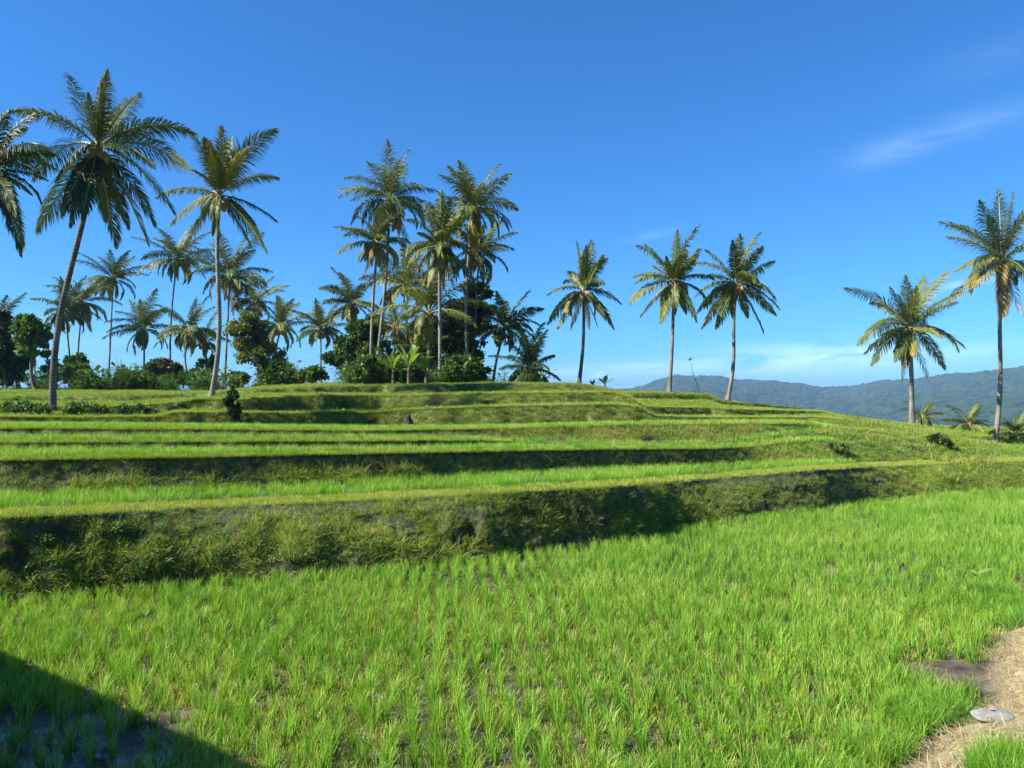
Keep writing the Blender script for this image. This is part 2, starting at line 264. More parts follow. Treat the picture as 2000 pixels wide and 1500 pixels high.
for a, b in zip(names, names[1:]):
    bank = a[0] == 'B' and b[0] == 'T'; n = {'B1': 22, 'B2': 12}.get(a, 8) if bank else (6 if a in ('T1', 'I1') else 12)
    kind = 1 if bank else (2 if a == 'T1' else 3)
    if a in ('T5', 'T6', 'T7'): kind = 4
    for t in np.linspace(0, 1, n + 1)[1:]:
        d = LD[a] + (LD[b] - LD[a]) * t; z = LZ[a] + (LZ[b] - LZ[a]) * t
        if bank:
            hgt = LZ[b] - LZ[a]; tt = t ** 1.0
            und = np.interp(cols, [0, 190, 280, 470, 520, 590, 960, 1010, 1230, 1290, 1420, 1460, 1660, 1730], [1, 1, 0, 0, .6, 0, 0, 1, 1, 0, 0, .8, .8, 0]) if a == 'B1' else (1. if a in ('B2', 'B3', 'B4') else .3)
            amp = .5 if a == 'B1' else .30
            d = d + np.sin(np.pi * t) * (((.06 if a == 'B1' else .05)) * und - .08 * (1 - und)) * np.clip(hgt, 0, 1.3) + amp * (fbm(cols / 38. + ord(a[1]) % 5 * 9, t * hgt * 3, 4) - .5) * np.sin(np.pi * min(t + .12, 1)) * np.clip(hgt, 0, 1.2) * (1 - .15 * und)
            z = LZ[a] + (LZ[b] - LZ[a]) * (t ** (.7 if a == 'B1' else .85))
        else:
            z = z + (.05 if a[0] in 'TI' else 0) * (fbm(cols / 30., d * 2, 3) - .5) + (.10 * (fbm((cols - 1000) * d / 1500., d, 3) - .5) if kind == 4 else 0)
            if a[0] == 'T' and a != 'T1': z = z + .05 * np.exp(-((d - LD[a]) / .3) ** 2)
        put(d, z, kind, t if bank else 0)
xb, _, db, zb = zip(*BK)
bd, bz = np.interp(cols, xb, db), np.interp(cols, xb, zb)
for t in np.linspace(0, 1, 9)[1:]: put(LD['S8'] + (bd - LD['S8']) * t, LZ['S8'] + (bz - LZ['S8']) * t + .1 * (fbm(cols / 50, t * 9 + cols * 0) - .5), 4)
for d2, z2 in ((100, -5), (160, -13), (260, -22), (450, -38), (800, -60.5)): put(np.maximum(bd, 0) * 0 + d2, bz * 0 + z2, 4)
gD, gZ, gK, gB = map(np.array, (gD, gZ, gK, gB)); gX = (cols[None] - 1000) / F * gD
G = np.stack([gX, gD, gZ], -1); nr, nc = gD.shape
gidx = np.arange(nr * nc).reshape(nr, nc)
GQ = np.stack([gidx[:-1, :-1], gidx[:-1, 1:], gidx[1:, 1:], gidx[1:, :-1]], -1)
straw = 1 - sstep(.55, .95, dist_bund(gX, gD) + .5 * (fbm(gX * .9, gD * .9, 3) - .5)); straw *= (gK == 0)
dry = np.clip(sstep(.48, .62, fbm(gX * 1.2 + 3, gD * 1.2 + gZ * 3, 4)), 0, 1)
def ground_mat():
    m = bpy.data.materials.new('paddy_soil_and_turf'); m.use_nodes = True; nt = m.node_tree; n = nt.nodes; l = nt.links; p = n['Principled BSDF']
    g = n.new('ShaderNodeNewGeometry')
    def noise(s, d=6): q = n.new('ShaderNodeTexNoise'); q.inputs['Scale'].default_value = s; q.inputs['Detail'].default_value = d; l.new(g.outputs['Position'], q.inputs['Vector']); return q.outputs[0]
    def attr(k): q = n.new('ShaderNodeAttribute'); q.attribute_name = k; return q.outputs['Fac']
    def mix(f, a, b):
        q = n.new('ShaderNodeMixRGB'); l.new(f, q.inputs[0]) if not isinstance(f, float) else None
        l.new(a, q.inputs[1]); l.new(b, q.inputs[2]); return q.outputs[0]
    mud = ramp(nt, noise(3.2), [(.3, (.03, .024, .017)), (.52, (.085, .066, .045)), (.72, (.16, .125, .08))])
    turf = ramp(nt, noise(1.7, 9), [(.3, (.03, .055, .008)), (.55, (.12, .18, .02)), (.75, (.27, .32, .045))])
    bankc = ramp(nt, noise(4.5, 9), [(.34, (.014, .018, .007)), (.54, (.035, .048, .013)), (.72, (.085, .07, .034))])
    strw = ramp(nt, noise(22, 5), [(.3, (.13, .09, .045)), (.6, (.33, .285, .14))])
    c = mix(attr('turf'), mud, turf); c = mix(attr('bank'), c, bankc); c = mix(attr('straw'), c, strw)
    l.new(c, p.inputs['Base Color'])
    wet = n.new('ShaderNodeMapRange'); l.new(noise(.9, 3), wet.inputs[0]); wet.inputs[1].default_value = .46; wet.inputs[2].default_value = .56; wet.inputs[3].default_value = 0; wet.inputs[4].default_value = 1
    wl = n.new('ShaderNodeMath'); wl.operation = 'MULTIPLY'; l.new(wet.outputs[0], wl.inputs[0]); l.new(attr('wet'), wl.inputs[1])
    rr = n.new('ShaderNodeMapRange'); l.new(wl.outputs[0], rr.inputs[0]); rr.inputs[3].default_value = .85; rr.inputs[4].default_value = .04; l.new(rr.outputs[0], p.inputs['Roughness'])
    p.inputs['Specular IOR Level'].default_value = .5
    b = n.new('ShaderNodeBump'); b.inputs['Distance'].default_value = .06; l.new(noise(9, 8), b.inputs['Height'])
    bs = n.new('ShaderNodeMapRange'); l.new(wl.outputs[0], bs.inputs[0]); bs.inputs[3].default_value = .8; bs.inputs[4].default_value = .03; l.new(bs.outputs[0], b.inputs['Strength'])
    l.new(b.outputs[0], p.inputs['Normal']); return m
M_ground = ground_mat()
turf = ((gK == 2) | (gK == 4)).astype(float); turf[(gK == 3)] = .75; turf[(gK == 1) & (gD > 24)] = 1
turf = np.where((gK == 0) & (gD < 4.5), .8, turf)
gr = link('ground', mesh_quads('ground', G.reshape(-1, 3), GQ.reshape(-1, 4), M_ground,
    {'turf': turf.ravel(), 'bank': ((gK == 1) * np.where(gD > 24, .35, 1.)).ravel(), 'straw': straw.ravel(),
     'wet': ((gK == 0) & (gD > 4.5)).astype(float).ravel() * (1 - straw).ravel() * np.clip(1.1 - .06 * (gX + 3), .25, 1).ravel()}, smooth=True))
tag(gr, kind='structure')
def gz(X, D):                                                                 # height of the sheet under a point
    c = np.interp((X / D) * F + 1000, cols, np.arange(nc)); c = int(round(float(c)))
    return float(np.interp(D, gD[:, c], gZ[:, c]))
# the wide lowland that carries everything out to the horizon
s = 9000.
lowm = solid('lowland_turf', [(.3, (.03, .05, .015)), (.7, (.10, .13, .03))], scale=.05, bump=0)
lo = link('lowland', mesh_quads('lowland', [(-s, -s, -60), (s, -s, -60), (s, s, -60), (-s, s, -60)], [[0, 1, 2, 3]], lowm)); tag(lo, kind='structure')
rb = MB()                                                                     # the lane behind the camera
xs = np.linspace(-40, 40, 60); ys = np.linspace(-6, 1.6, 14)
RX, RY = np.meshgrid(xs, ys); RZ = 1.62 - 2.6 * sstep(-4, -6, -(-RY)) * 0 + .04 * fbm(RX, RY) - 2.6 * (1 - sstep(-6, -4.2, RY))
ri = np.arange(RX.size).reshape(RX.shape)
lane = link('path', mesh_quads('path', np.stack([RX, RY, RZ], -1).reshape(-1, 3), np.stack([ri[:-1, :-1], ri[:-1, 1:], ri[1:, 1:], ri[1:, :-1]], -1).reshape(-1, 4),
    solid('dusty_lane', [(.3, (.14, .11, .07)), (.7, (.28, .23, .16))], scale=3, bump=.4))); tag(lane, kind='structure')

# ------------------------------------------------------------------ far forested hills
def ridge_rows():
    rx = [-2500, 900, 1100, 1190, 1250, 1300, 1325, 1400, 1440, 1500, 1560, 1600, 1660, 1720, 1780, 1850, 1900, 1960, 2000, 2200, 2600, 4500]
    ry = [783, 783, 778, 769, 757, 740, 735, 737, 744, 745, 751, 758, 757, 745, 743, 733, 730, 723, 718, 712, 725, 745]
    cx = np.concatenate([np.arange(-2500, 1080, 60.), np.arange(1080, 2080, 1.15), np.arange(2090, 4500, 50.)])
    r = np.interp(cx, rx, ry) + 2.2 * (fbm(cx / 24., cx * 0 + 3, 4) - .5)
    Dr = np.interp(cx, [1000, 1300, 1660, 1700, 2000, 4500], [2300, 2300, 2500, 2300, 2000, 2300])
    T = np.concatenate([np.linspace(0, 1, 240), [1.08, 1.3]])
    Y = Dr[None] * (.40 + .60 * T[:, None]); X = (cx[None] - 1000) / F * Y
    zr = H - (r - HOR) / F * Dr
    prof = np.where(T <= 1, np.clip(T, 0, 1) ** 1.15, 1 - (T - 1) * 2.2)[:, None]
    Z = -62 + (zr[None] + 62) * prof
    gul = fbm(X / 160. + 9, Y / 420., 4) - .5
    Z = Z + gul * 52 * np.sin(np.clip(T, 0, 1) * np.pi)[:, None]
    cell = 13.; best = np.zeros_like(X); tone = np.zeros_like(X); ci, cj = np.floor(X / cell).astype(int), np.floor(Y / (cell * 1.1)).astype(int)
    for di in (-1, 0, 1):                                                      # rounded tree crowns over the slope
        for dj in (-1, 0, 1):
            a, b = ci + di, cj + dj; jx, jy, jr = _lat[a & 255, b & 255], _lat[(a + 91) & 255, (b + 37) & 255], _lat[(a + 17) & 255, (b + 151) & 255]
            d2 = ((X - (a + jx) * cell) ** 2 + (Y - (b + jy) * cell * 1.1) ** 2) / (5.5 + 7 * jr) ** 2
            hh = (2 + 5.5 * jr) * np.sqrt(np.clip(1 - d2, 0, 1)); tone = np.where(hh > best, jr * .6 + jx * .4, tone); best = np.maximum(best, hh)
    Z = Z + best
    i = np.arange(Z.size).reshape(Z.shape)
    return mesh_quads('hills', np.stack([X, Y, Z], -1).reshape(-1, 3), np.stack([i[:-1, :-1], i[:-1, 1:], i[1:, 1:], i[1:, :-1]], -1).reshape(-1, 4),
                      leafmat('far_forest', [(0, (.008, .019, .010)), (.5, (.017, .036, .016)), (1, (.035, .062, .024))], trans=0, rough=.9, spec=.1), {'tone': tone.ravel()})
tag(link('hills', ridge_rows()), kind='structure')

# ------------------------------------------------------------------ grass, rice, weeds scattered as ground cover
def blades(mb, n, h, hv, spread, wid, lean, curl, tone, tv, segs=4, up=1.0):
    for _ in range(n):
        a = rng.random() * 6.283; r = spread * rng.random() ** .5; b0 = np.array([math.cos(a) * r, math.sin(a) * r, -.02])
        az_ = a + rng.normal() * .9; ln = h * (1 - hv * rng.random()); el_ = math.pi / 2 - abs(rng.normal()) * lean; cu = curl * rng.random() ** 1.5
        pts = [b0]; e = el_
        for k in range(segs): pts.append(pts[-1] + ln / segs * np.array([math.cos(az_) * math.cos(e), math.sin(az_) * math.cos(e), math.sin(e) * up])); e -= cu / segs * (k + 1) * .8
        pts = np.array(pts); sa = rng.random() * 6.283; sd_ = np.array([math.cos(sa), math.sin(sa), 0]); wv = wid * np.linspace(1, .12, segs + 1) ** .7
        wv[0] *= .7; V = np.concatenate([pts - sd_ * wv[:, None] / 2, pts + sd_ * wv[:, None] / 2]); k = segs + 1
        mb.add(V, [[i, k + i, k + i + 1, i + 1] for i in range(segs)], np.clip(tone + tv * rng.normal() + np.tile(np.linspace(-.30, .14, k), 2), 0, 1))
def leafy(mb, n, h, size, tone):
    for _ in range(n):
        p = np.array([rng.normal() * h * .45, rng.normal() * h * .45, h * rng.random()]); d = unit(rng.normal(size=3) * [1, 1, .4]); s_ = unit(np.cross(d, [0, 0, 1.])); z = unit(np.cross(s_, d)) * .25
        l_, w_ = size * (.6 + .6 * rng.random()), size * .45
        V = [p, p + d * l_ * .5 - s_ * w_ + z * l_ * .3, p + d * l_, p + d * l_ * .5 + s_ * w_ + z * l_ * .3]
        mb.add(V, [[0, 1, 2, 3]], tone + .15 * rng.normal())
VAR = {}
def variants(kind, k, fn, mat):
    c = bpy.data.collections.new('sprigs_' + kind)
    for i in range(k):
        mb = MB(); fn(mb); c.objects.link(bpy.data.objects.new('sprig_%s_%02d' % (kind, i), mb.mesh('sprig', mat)))
    VAR[kind] = (c, k)
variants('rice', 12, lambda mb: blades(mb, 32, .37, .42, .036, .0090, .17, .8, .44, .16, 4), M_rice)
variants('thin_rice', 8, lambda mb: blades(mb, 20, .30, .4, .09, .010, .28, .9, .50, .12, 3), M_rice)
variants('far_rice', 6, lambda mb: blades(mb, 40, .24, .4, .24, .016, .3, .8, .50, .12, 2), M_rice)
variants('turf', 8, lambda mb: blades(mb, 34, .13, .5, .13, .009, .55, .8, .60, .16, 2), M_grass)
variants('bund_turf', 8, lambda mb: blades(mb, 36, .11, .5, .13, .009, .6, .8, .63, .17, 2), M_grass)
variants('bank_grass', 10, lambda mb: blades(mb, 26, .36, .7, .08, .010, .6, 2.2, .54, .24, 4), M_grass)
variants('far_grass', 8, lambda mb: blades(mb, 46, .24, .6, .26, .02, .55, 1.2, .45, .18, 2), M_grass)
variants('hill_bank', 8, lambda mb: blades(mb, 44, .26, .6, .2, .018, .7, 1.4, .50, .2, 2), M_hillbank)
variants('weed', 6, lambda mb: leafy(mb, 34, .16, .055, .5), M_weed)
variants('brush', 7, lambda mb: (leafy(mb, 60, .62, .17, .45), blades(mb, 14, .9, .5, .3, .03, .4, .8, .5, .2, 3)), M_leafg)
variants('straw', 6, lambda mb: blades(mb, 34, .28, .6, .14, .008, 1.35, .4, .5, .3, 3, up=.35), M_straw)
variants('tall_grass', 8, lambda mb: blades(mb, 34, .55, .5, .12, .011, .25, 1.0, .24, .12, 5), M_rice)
_gn = {}
def gn(kind):
    if kind in _gn: return _gn[kind]
    t = bpy.data.node_groups.new('scatter_' + kind, 'GeometryNodeTree')
    t.interface.new_socket('Geometry', in_out='INPUT', socket_type='NodeSocketGeometry'); t.interface.new_socket('Geometry', in_out='OUTPUT', socket_type='NodeSocketGeometry')
    n, l = t.nodes, t.links; gi, go = n.new('NodeGroupInput'), n.new('NodeGroupOutput'); ci = n.new('GeometryNodeCollectionInfo')
    ci.inputs['Collection'].default_value = VAR[kind][0]; ci.inputs['Separate Children'].default_value = True; ci.inputs['Reset Children'].default_value = True
    ip = n.new('GeometryNodeInstanceOnPoints'); ip.inputs['Pick Instance'].default_value = True
    def na(k, ty): q = n.new('GeometryNodeInputNamedAttribute'); q.data_type = ty; q.inputs['Name'].default_value = k; return q.outputs['Attribute']
    l.new(gi.outputs[0], ip.inputs['Points']); l.new(ci.outputs[0], ip.inputs['Instance']); l.new(na('idx', 'INT'), ip.inputs['Instance Index'])
    l.new(na('rot', 'FLOAT_VECTOR'), ip.inputs['Rotation']); l.new(na('scl', 'FLOAT_VECTOR'), ip.inputs['Scale']); l.new(ip.outputs[0], go.inputs[0])
    _gn[kind] = t; return t
def scatter(name, kind, pts, scale, axis=None, label=None, cat='grass', zs=None):
    pts = np.asarray(pts, np.float32); n = len(pts); me = bpy.data.meshes.new(name); me.vertices.add(n); me.vertices.foreach_set('co', pts.ravel())
    yaw = rng.random(n) * 6.283
    rot = np.zeros((n, 3))
    if axis is None: axis = np.tile([0, 0, 1.], (n, 1)) + rng.normal(size=(n, 3)) * [.10, .10, 0]
    axis = unit(axis)
    # euler XYZ that turns z to the axis after a spin about z:  R = Rz(c) Ry(b) ... built from the spun frame
    up = axis; t0 = unit(np.cross(np.stack([np.cos(yaw), np.sin(yaw), 0 * yaw], -1), up)); t1 = np.cross(up, t0)
    Rm = np.stack([t0, t1, up], -1)
    rot[:, 1] = -np.arcsin(np.clip(Rm[:, 2, 0], -1, 1)); rot[:, 0] = np.arctan2(Rm[:, 2, 1], Rm[:, 2, 2]); rot[:, 2] = np.arctan2(Rm[:, 1, 0], Rm[:, 0, 0])
    scale = np.broadcast_to(scale, (n,)); sv = np.stack([scale, scale, scale * (1 if zs is None else zs)], -1)
    for k, ty, v in (('rot', 'FLOAT_VECTOR', rot), ('scl', 'FLOAT_VECTOR', sv)):
        a = me.attributes.new(k, ty, 'POINT'); a.data.foreach_set('vector', v.astype(np.float32).ravel())
    a = me.attributes.new('idx', 'INT', 'POINT'); a.data.foreach_set('value', rng.integers(0, VAR[kind][1], n).astype(np.int32))
    o = link(name, me); md = o.modifiers.new('scatter', 'NODES'); md.node_group = gn(kind)
    return tag(o, label, cat, None, 'stuff')
# quads of the sheet with their areas, for drawing points from a zone
c00, c10, c11, c01 = G[:-1, :-1], G[:-1, 1:], G[1:, 1:], G[1:, :-1]
AN = np.cross(c11 - c00, c01 - c10); AREA = np.linalg.norm(AN, axis=-1) * .5; NORM = unit(AN)
CK, CB = gK[1:, :-1], gB[1:, :-1]; CX, CY, CZ = c00[..., 0], c00[..., 1], c00[..., 2]; CPX = CX / CY * F + 1000
INVIEW = (CPX > -170) & (CPX < 2170)
seg_of = np.zeros(nr, int)
def draw(mask, dens):
    wgt = (AREA * dens * mask * INVIEW).ravel(); n = int(wgt.sum()); i = rng.choice(wgt.size, n, p=wgt / wgt.sum())
    a, b = rng.random((n, 1)), rng.random((n, 1)); f = lambda q: q.reshape(-1, 3)[i]
    p = (f(c00) * (1 - a) + f(c10) * a) * (1 - b) + (f(c01) * (1 - a) + f(c11) * a) * b
    return p, f(NORM), CK.ravel()[i], CB.ravel()[i]
# rice of the front field: planted rows running away from the camera
ru, rv = np.array([-.08, 1.]), np.array([1., .08]); ru, rv = unit(ru), unit(rv)
A, Bq = np.meshgrid(np.arange(-34, 34, .24), np.arange(3.5, 34, .135)); A, Bq = A.ravel(), Bq.ravel()
A = A + .10 * (fbm(Bq / 3. + 9, A / 3., 2) - .5) * 2 + rng.normal(size=A.size) * (.026 + .06 * sstep(.5, -2.5, A)); Bq = Bq + rng.normal(size=A.size) * .05
X, Y = A * rv[0] + Bq * ru[0], A * rv[1] + Bq * ru[1]
px = X / Y * F + 1000; db_ = dist_bund(X, Y) + .5 * (fbm(X * .9, Y * .9, 3) - .5)
left = X < np.interp(Y, BP[::-1, 1], BP[::-1, 0])
keep = (px > -260) & (px < 2200) & (Y < np.interp(px, cols, LD['B1']) - .05) & (Y > 4.6) & (db_ > 1.02) & (left | (db_ > 1.2)) & (mudpatch(X, Y) > 1.0 + .3 * rng.random(X.size))
thin = sstep(.50, .66, fbm(X * .55 + 40, Y * .4, 3)) * .14 + .03
thin = thin + .13 * np.exp(-((px - 1150) / 420) ** 2) * sstep(10.5, 7, Y) + .5 * sstep(-2.6, -3.4, X) * sstep(8.2, 7.2, Y)
keep &= rng.random(X.size) > thin
X, Y = X[keep], Y[keep]; Z = front_z(X, Y) - .02
sc_ = .9 * (.80 + .35 * fbm(X * .7, Y * .7, 3)) * (.86 + .28 * rng.random(X.size))
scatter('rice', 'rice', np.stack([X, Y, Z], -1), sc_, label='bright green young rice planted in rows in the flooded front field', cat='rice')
# seedlings and weeds between the rows
n = 8000; X = rng.uniform(-9, 8, n); Y = rng.uniform(5, 13, n); px = X / Y * F + 1000; k = (px > -200) & (px < 2150) & (dist_bund(X, Y) > 1.0) & (mudpatch(X, Y) > 1) & ~((X < -3.3) & (Y < 8.0)); X, Y = X[k], Y[k]
scatter('low_weeds', 'turf', np.stack([X, Y, front_z(X, Y) - .02], -1), .5 + .9 * rng.random(len(X)), label='short pale weeds and dead blades on the mud between rice rows', cat='weeds')
# rice on the terraces
p, nn, kk, _ = draw((CK == 3) & (CY < 24) & (CPX < 2100), 62 * np.clip(17 / CY, .4, 1))
tF = np.interp(p[:, 0] / p[:, 1] * F + 1000, cols, LD['B2'])
scatter('terrace_rice', 'thin_rice', p, .62 + .3 * rng.random(len(p)), label='low green rice filling the narrow terraces above the front bank', cat='rice')
p, nn, kk, _ = draw((CK == 3) & (CY >= 24) & (CPX < 1620), 17)
scatter('upper_terrace_rice', 'far_rice', p, .65 + .4 * rng.random(len(p)), label='green rice on the wide upper terraces below the palm hill', cat='rice')
# turf on the bunds
bundk = (CK == 2) | ((CK == 3) & (np.abs(CY - 0) < 0))
p, nn, kk, _ = draw(CK == 2, 190)
scatter('bund_turf', 'bund_turf', p, .55 + .45 * rng.random(len(p)), label='short yellowish turf along the footpath on top of the front bank', cat='grass')
pl = []
for ln in ('T2', 'T3', 'T4', 'T5', 'T6'):                                        # a light rim of turf on each upper bund
    m_ = 5200; u = rng.uniform(-100, 2100, m_); d = np.interp(u, cols, LD[ln]) + rng.uniform(-.06, .28, m_); z = np.interp(u, cols, LZ[ln]) + .02
    if ln == 'T3': q = u < 990
    elif ln in ('T2', 'T4'): q = u < 1570
    else: q = u < 1650
    pl.append(np.stack([(u - 1000) / F * d, d, z], -1)[q])
pl = np.concatenate(pl)
scatter('rim_turf', 'bund_turf', pl, .5 + .5 * rng.random(len(pl)), label='yellowish turf rimming the upper terrace edges', cat='grass')
# banks
def axis_of(nn, up=.8): return nn * np.where(nn[:, 1:2] > 0, -1, 1) * .55 + np.array([0, 0, up]) + rng.normal(size=nn.shape) * .18
dens = np.where(dry[:-1, :-1] > .6, .35, 1.0)
p, nn, kk, fb = draw((CK == 1) & (CY < 19) & (CZ < 1.5), 290 * dens)
scatter('bank_grass', 'bank_grass', p, .22 + (.12 + .5 * rng.random(len(p)) ** 1.8) * (.35 + 1.35 * sstep(.35, .68, fbm(p[:, 0] * 1.3 + 5, p[:, 2] * 2 + p[:, 1], 4))) * (1.1 - .6 * fb), axis_of(nn, .55), label='dark tangled grass hanging on the steep bank behind the front field', cat='grass')
p, nn, kk, fb = draw((CK == 1) & (CY < 19) & (CZ < 1.5) & (CB < .8), 40 * sstep(.45, .6, fbm(CX * .8, CY * .8 + CZ * 2)))
scatter('bank_weeds', 'weed', p + nn * np.where(nn[:, 1:2] > 0, -1, 1) * .05, .35 + .45 * rng.random(len(p)), axis_of(nn), label='low broad leaved weeds creeping over the front bank foot', cat='weeds')
p, nn, kk, fb = draw((CK == 1) & (CY < 19) & (CZ < 1.5), 22 * sstep(.5, .62, fbm(CX * 1.1 + 7, CY * 1.1 + CZ * 3)))
scatter('dead_grass', 'straw', p, .5 + .5 * rng.random(len(p)), axis_of(nn), label='tan dead grass caught on bare parts of the front bank', cat='grass')
p, nn, kk, fb = draw((CK == 1) & (((CY >= 19) | (CZ >= 1.5))) & (CY < 26) & (CB < .85), 170 * np.clip(dens + .2, 0, 1))
scatter('terrace_bank_grass', 'bank_grass', p, .22 + .30 * rng.random(len(p)), axis_of(nn, .6), label='dark grass on the vertical banks of the second and third terraces', cat='grass')
mound = (CPX > 1480) & (CY > 24)
p, nn, kk, fb = draw(((CK == 4) | ((CK == 3) & mound & (CY > 26)) | ((CK == 1) & mound)) & (CY >= 23.5) & (CY < 64), 34 * np.clip(38 / CY, .35, 1.1))
scatter('hill_grass', 'far_grass', p, .26 + .45 * rng.random(len(p)) ** 1.6 * (.5 + fbm(p[:, 0] * .35, p[:, 1] * .35, 3)), axis_of(nn, 1.1), label='bright grass covering the flat steps of the palm hill and the rounded mound', cat='grass')
p, nn, kk, fb = draw((CK == 1) & ~mound & (CY >= 23.5) & (CY < 64), 85 * np.clip(32 / CY, .35, 1.1))
scatter('hill_bank_grass', 'hill_bank', p, .30 + .55 * rng.random(len(p)) ** 1.4, axis_of(nn, .7), label='rough darker grass on the steep faces between the steps of the palm hill', cat='grass')
p, nn, kk, fb = draw(mound & (CY > 24) & (CY < 40) & (CPX < 1950), 10 * sstep(.46, .62, fbm(CX * .5 + 8, CY * .5)))
scatter('mound_grass', 'hill_bank', p, .6 + .7 * rng.random(len(p)) ** 1.4, axis_of(nn, .9), label='longer rough grass patches on the rounded mound at right', cat='grass')
p, nn, kk, fb = draw((CK == 1) & (CY > 26) & (CY < 45) & (CPX < 1450), 3 * sstep(.52, .64, fbm(CX * .6 + 3, CZ * 2 + CY * .5)))
scatter('hill_weeds', 'weed', p, .7 + .9 * rng.random(len(p)), axis_of(nn), label='darker leafy weeds dotted over the hill banks', cat='weeds')
# the straw covered bund at lower right
n = 16000; X = rng.uniform(1.5, 14, n); Y = rng.uniform(3, 22, n); d = dist_bund(X, Y) + .5 * (fbm(X * .9, Y * .9, 3) - .5); k = (d < .85); X, Y = X[k], Y[k]
scatter('straw_litter', 'straw', np.stack([X, Y, front_z(X, Y) - .01], -1), .5 + .5 * rng.random(len(X)), label='pale dry straw littering the bund at the lower right', cat='straw')
pts = []
for cx_, cy_, r, k in ((4.15, 7.75, .38, 110), (2.5, 6.4, .45, 80), (4.05, 5.95, .42, 190), (3.3, 7.0, .3, 40), (7.2, 10.6, .5, 90), (7.4, 11.6, .5, 90), (7.9, 12.6, .4, 70), (1.2, 6.1, .5, 60)):
    a, q = rng.random(k) * 6.283, r * rng.random(k) ** .5; pts.append(np.stack([cx_ + q * np.cos(a), cy_ + q * np.sin(a)], -1))
pts = np.concatenate(pts); scatter('verge_grass', 'tall_grass', np.stack([pts[:, 0], pts[:, 1], front_z(pts[:, 0], pts[:, 1]) - .01], -1), .38 + .3 * rng.random(len(pts)), label='tall fresh grass clumps along the straw covered bund', cat='grass')

# ------------------------------------------------------------------ palms
def bez(p0, p1, p2, n): t = np.linspace(0, 1, n)[:, None]; return (1 - t) ** 2 * p0 + 2 * t * (1 - t) * p1 + t * t * p2
def frond(mb, p0, p1, p2, nleaf, wid, tone, hang=.5, tipdry=.0, broken=0.):
    n = nleaf; r = bez(p0, p1, p2, n + 4); Lf = np.linalg.norm(np.diff(r, axis=0), axis=1).sum()
    mb.tube(r, np.linspace(.055, .012, len(r)) * (Lf / 4.5) ** .5, 4, tone * .6, 1, cap=False)
    s = np.linspace(.14, .995, n); pos = bez(p0, p1, p2, 200)[(s * 199).astype(int)]
    t = unit(np.gradient(bez(p0, p1, p2, 200), axis=0))[(s * 199).astype(int)]
    hz = unit((p2 - p0) * [1, 1, 0] + 1e-3); side = np.array([-hz[1], hz[0], 0]); tw = rng.normal() * .45
    nrm = unit(np.cross(t, side)); nrm = nrm * np.sign(nrm[:, 2:3] + 1e-6); b = unit(side * math.cos(tw) + nrm * math.sin(tw))
    env = np.sin(np.pi * np.clip(s * .86 + .12, 0, 1)) ** .55
    for sg in (-1, 1):
        ok = rng.random(n) > broken
        ang = (np.interp(s, [0, .7, 1], [56, 42, 12]) + rng.normal(size=n) * 5) * np.pi / 180
        ln = Lf * .21 * env * (.85 + .3 * rng.random(n))
        dr = hang * (.55 + .45 * rng.random(n)) + .30
        dr = dr * (.8 + .4 * rng.random()); d1 = unit(sg * b * np.sin(ang)[:, None] + t * np.cos(ang)[:, None] + nrm * (.22 + .15 * rng.normal(size=n))[:, None] - np.array([0, 0, 1]) * (dr * .45)[:, None] + WIND * .12)
        d2 = unit(d1 - np.array([0, 0, 1]) * (dr * 1.25)[:, None] + WIND * .12)
        w1 = unit(t - (t * d1).sum(-1, keepdims=True) * d1) * wid / 2
        a0 = pos; a1 = a0 + d1 * (ln * .5)[:, None]; a2 = a1 + d2 * (ln * .5)[:, None]
        V = np.stack([a0 - w1 * .6, a0 + w1 * .6, a1 - w1, a1 + w1, a2 - w1 * .12, a2 + w1 * .12], 1)[ok]
        m_ = len(V); ix = np.arange(m_)[:, None] * 6
        Q = np.concatenate([ix + [0, 1, 3, 2], ix + [2, 3, 5, 4]])
        tt = np.clip(tone + rng.normal(size=n) * .05 + tipdry * s ** 3, 0, 1)[ok]
        tt = np.repeat(tt, 6) + np.tile([0, 0, .02, .02, .07, .07], m_)
        mb.add(V.reshape(-1, 3), Q, tt, 0)
WIND = np.array([1., .2, .0])
def trunk_curve(a, b, bow, n=26):
    t = np.linspace(0, 1, n)[:, None]; p = a + (b - a) * t; off = np.zeros_like(p); off[:, 0] = bow[0] * np.sin(np.pi * t[:, 0]) + (bow[2] if len(bow) > 2 else 0) * np.sin(2 * np.pi * t[:, 0]); off[:, 1] = bow[1] * np.sin(np.pi * t[:, 0])
    return p + off
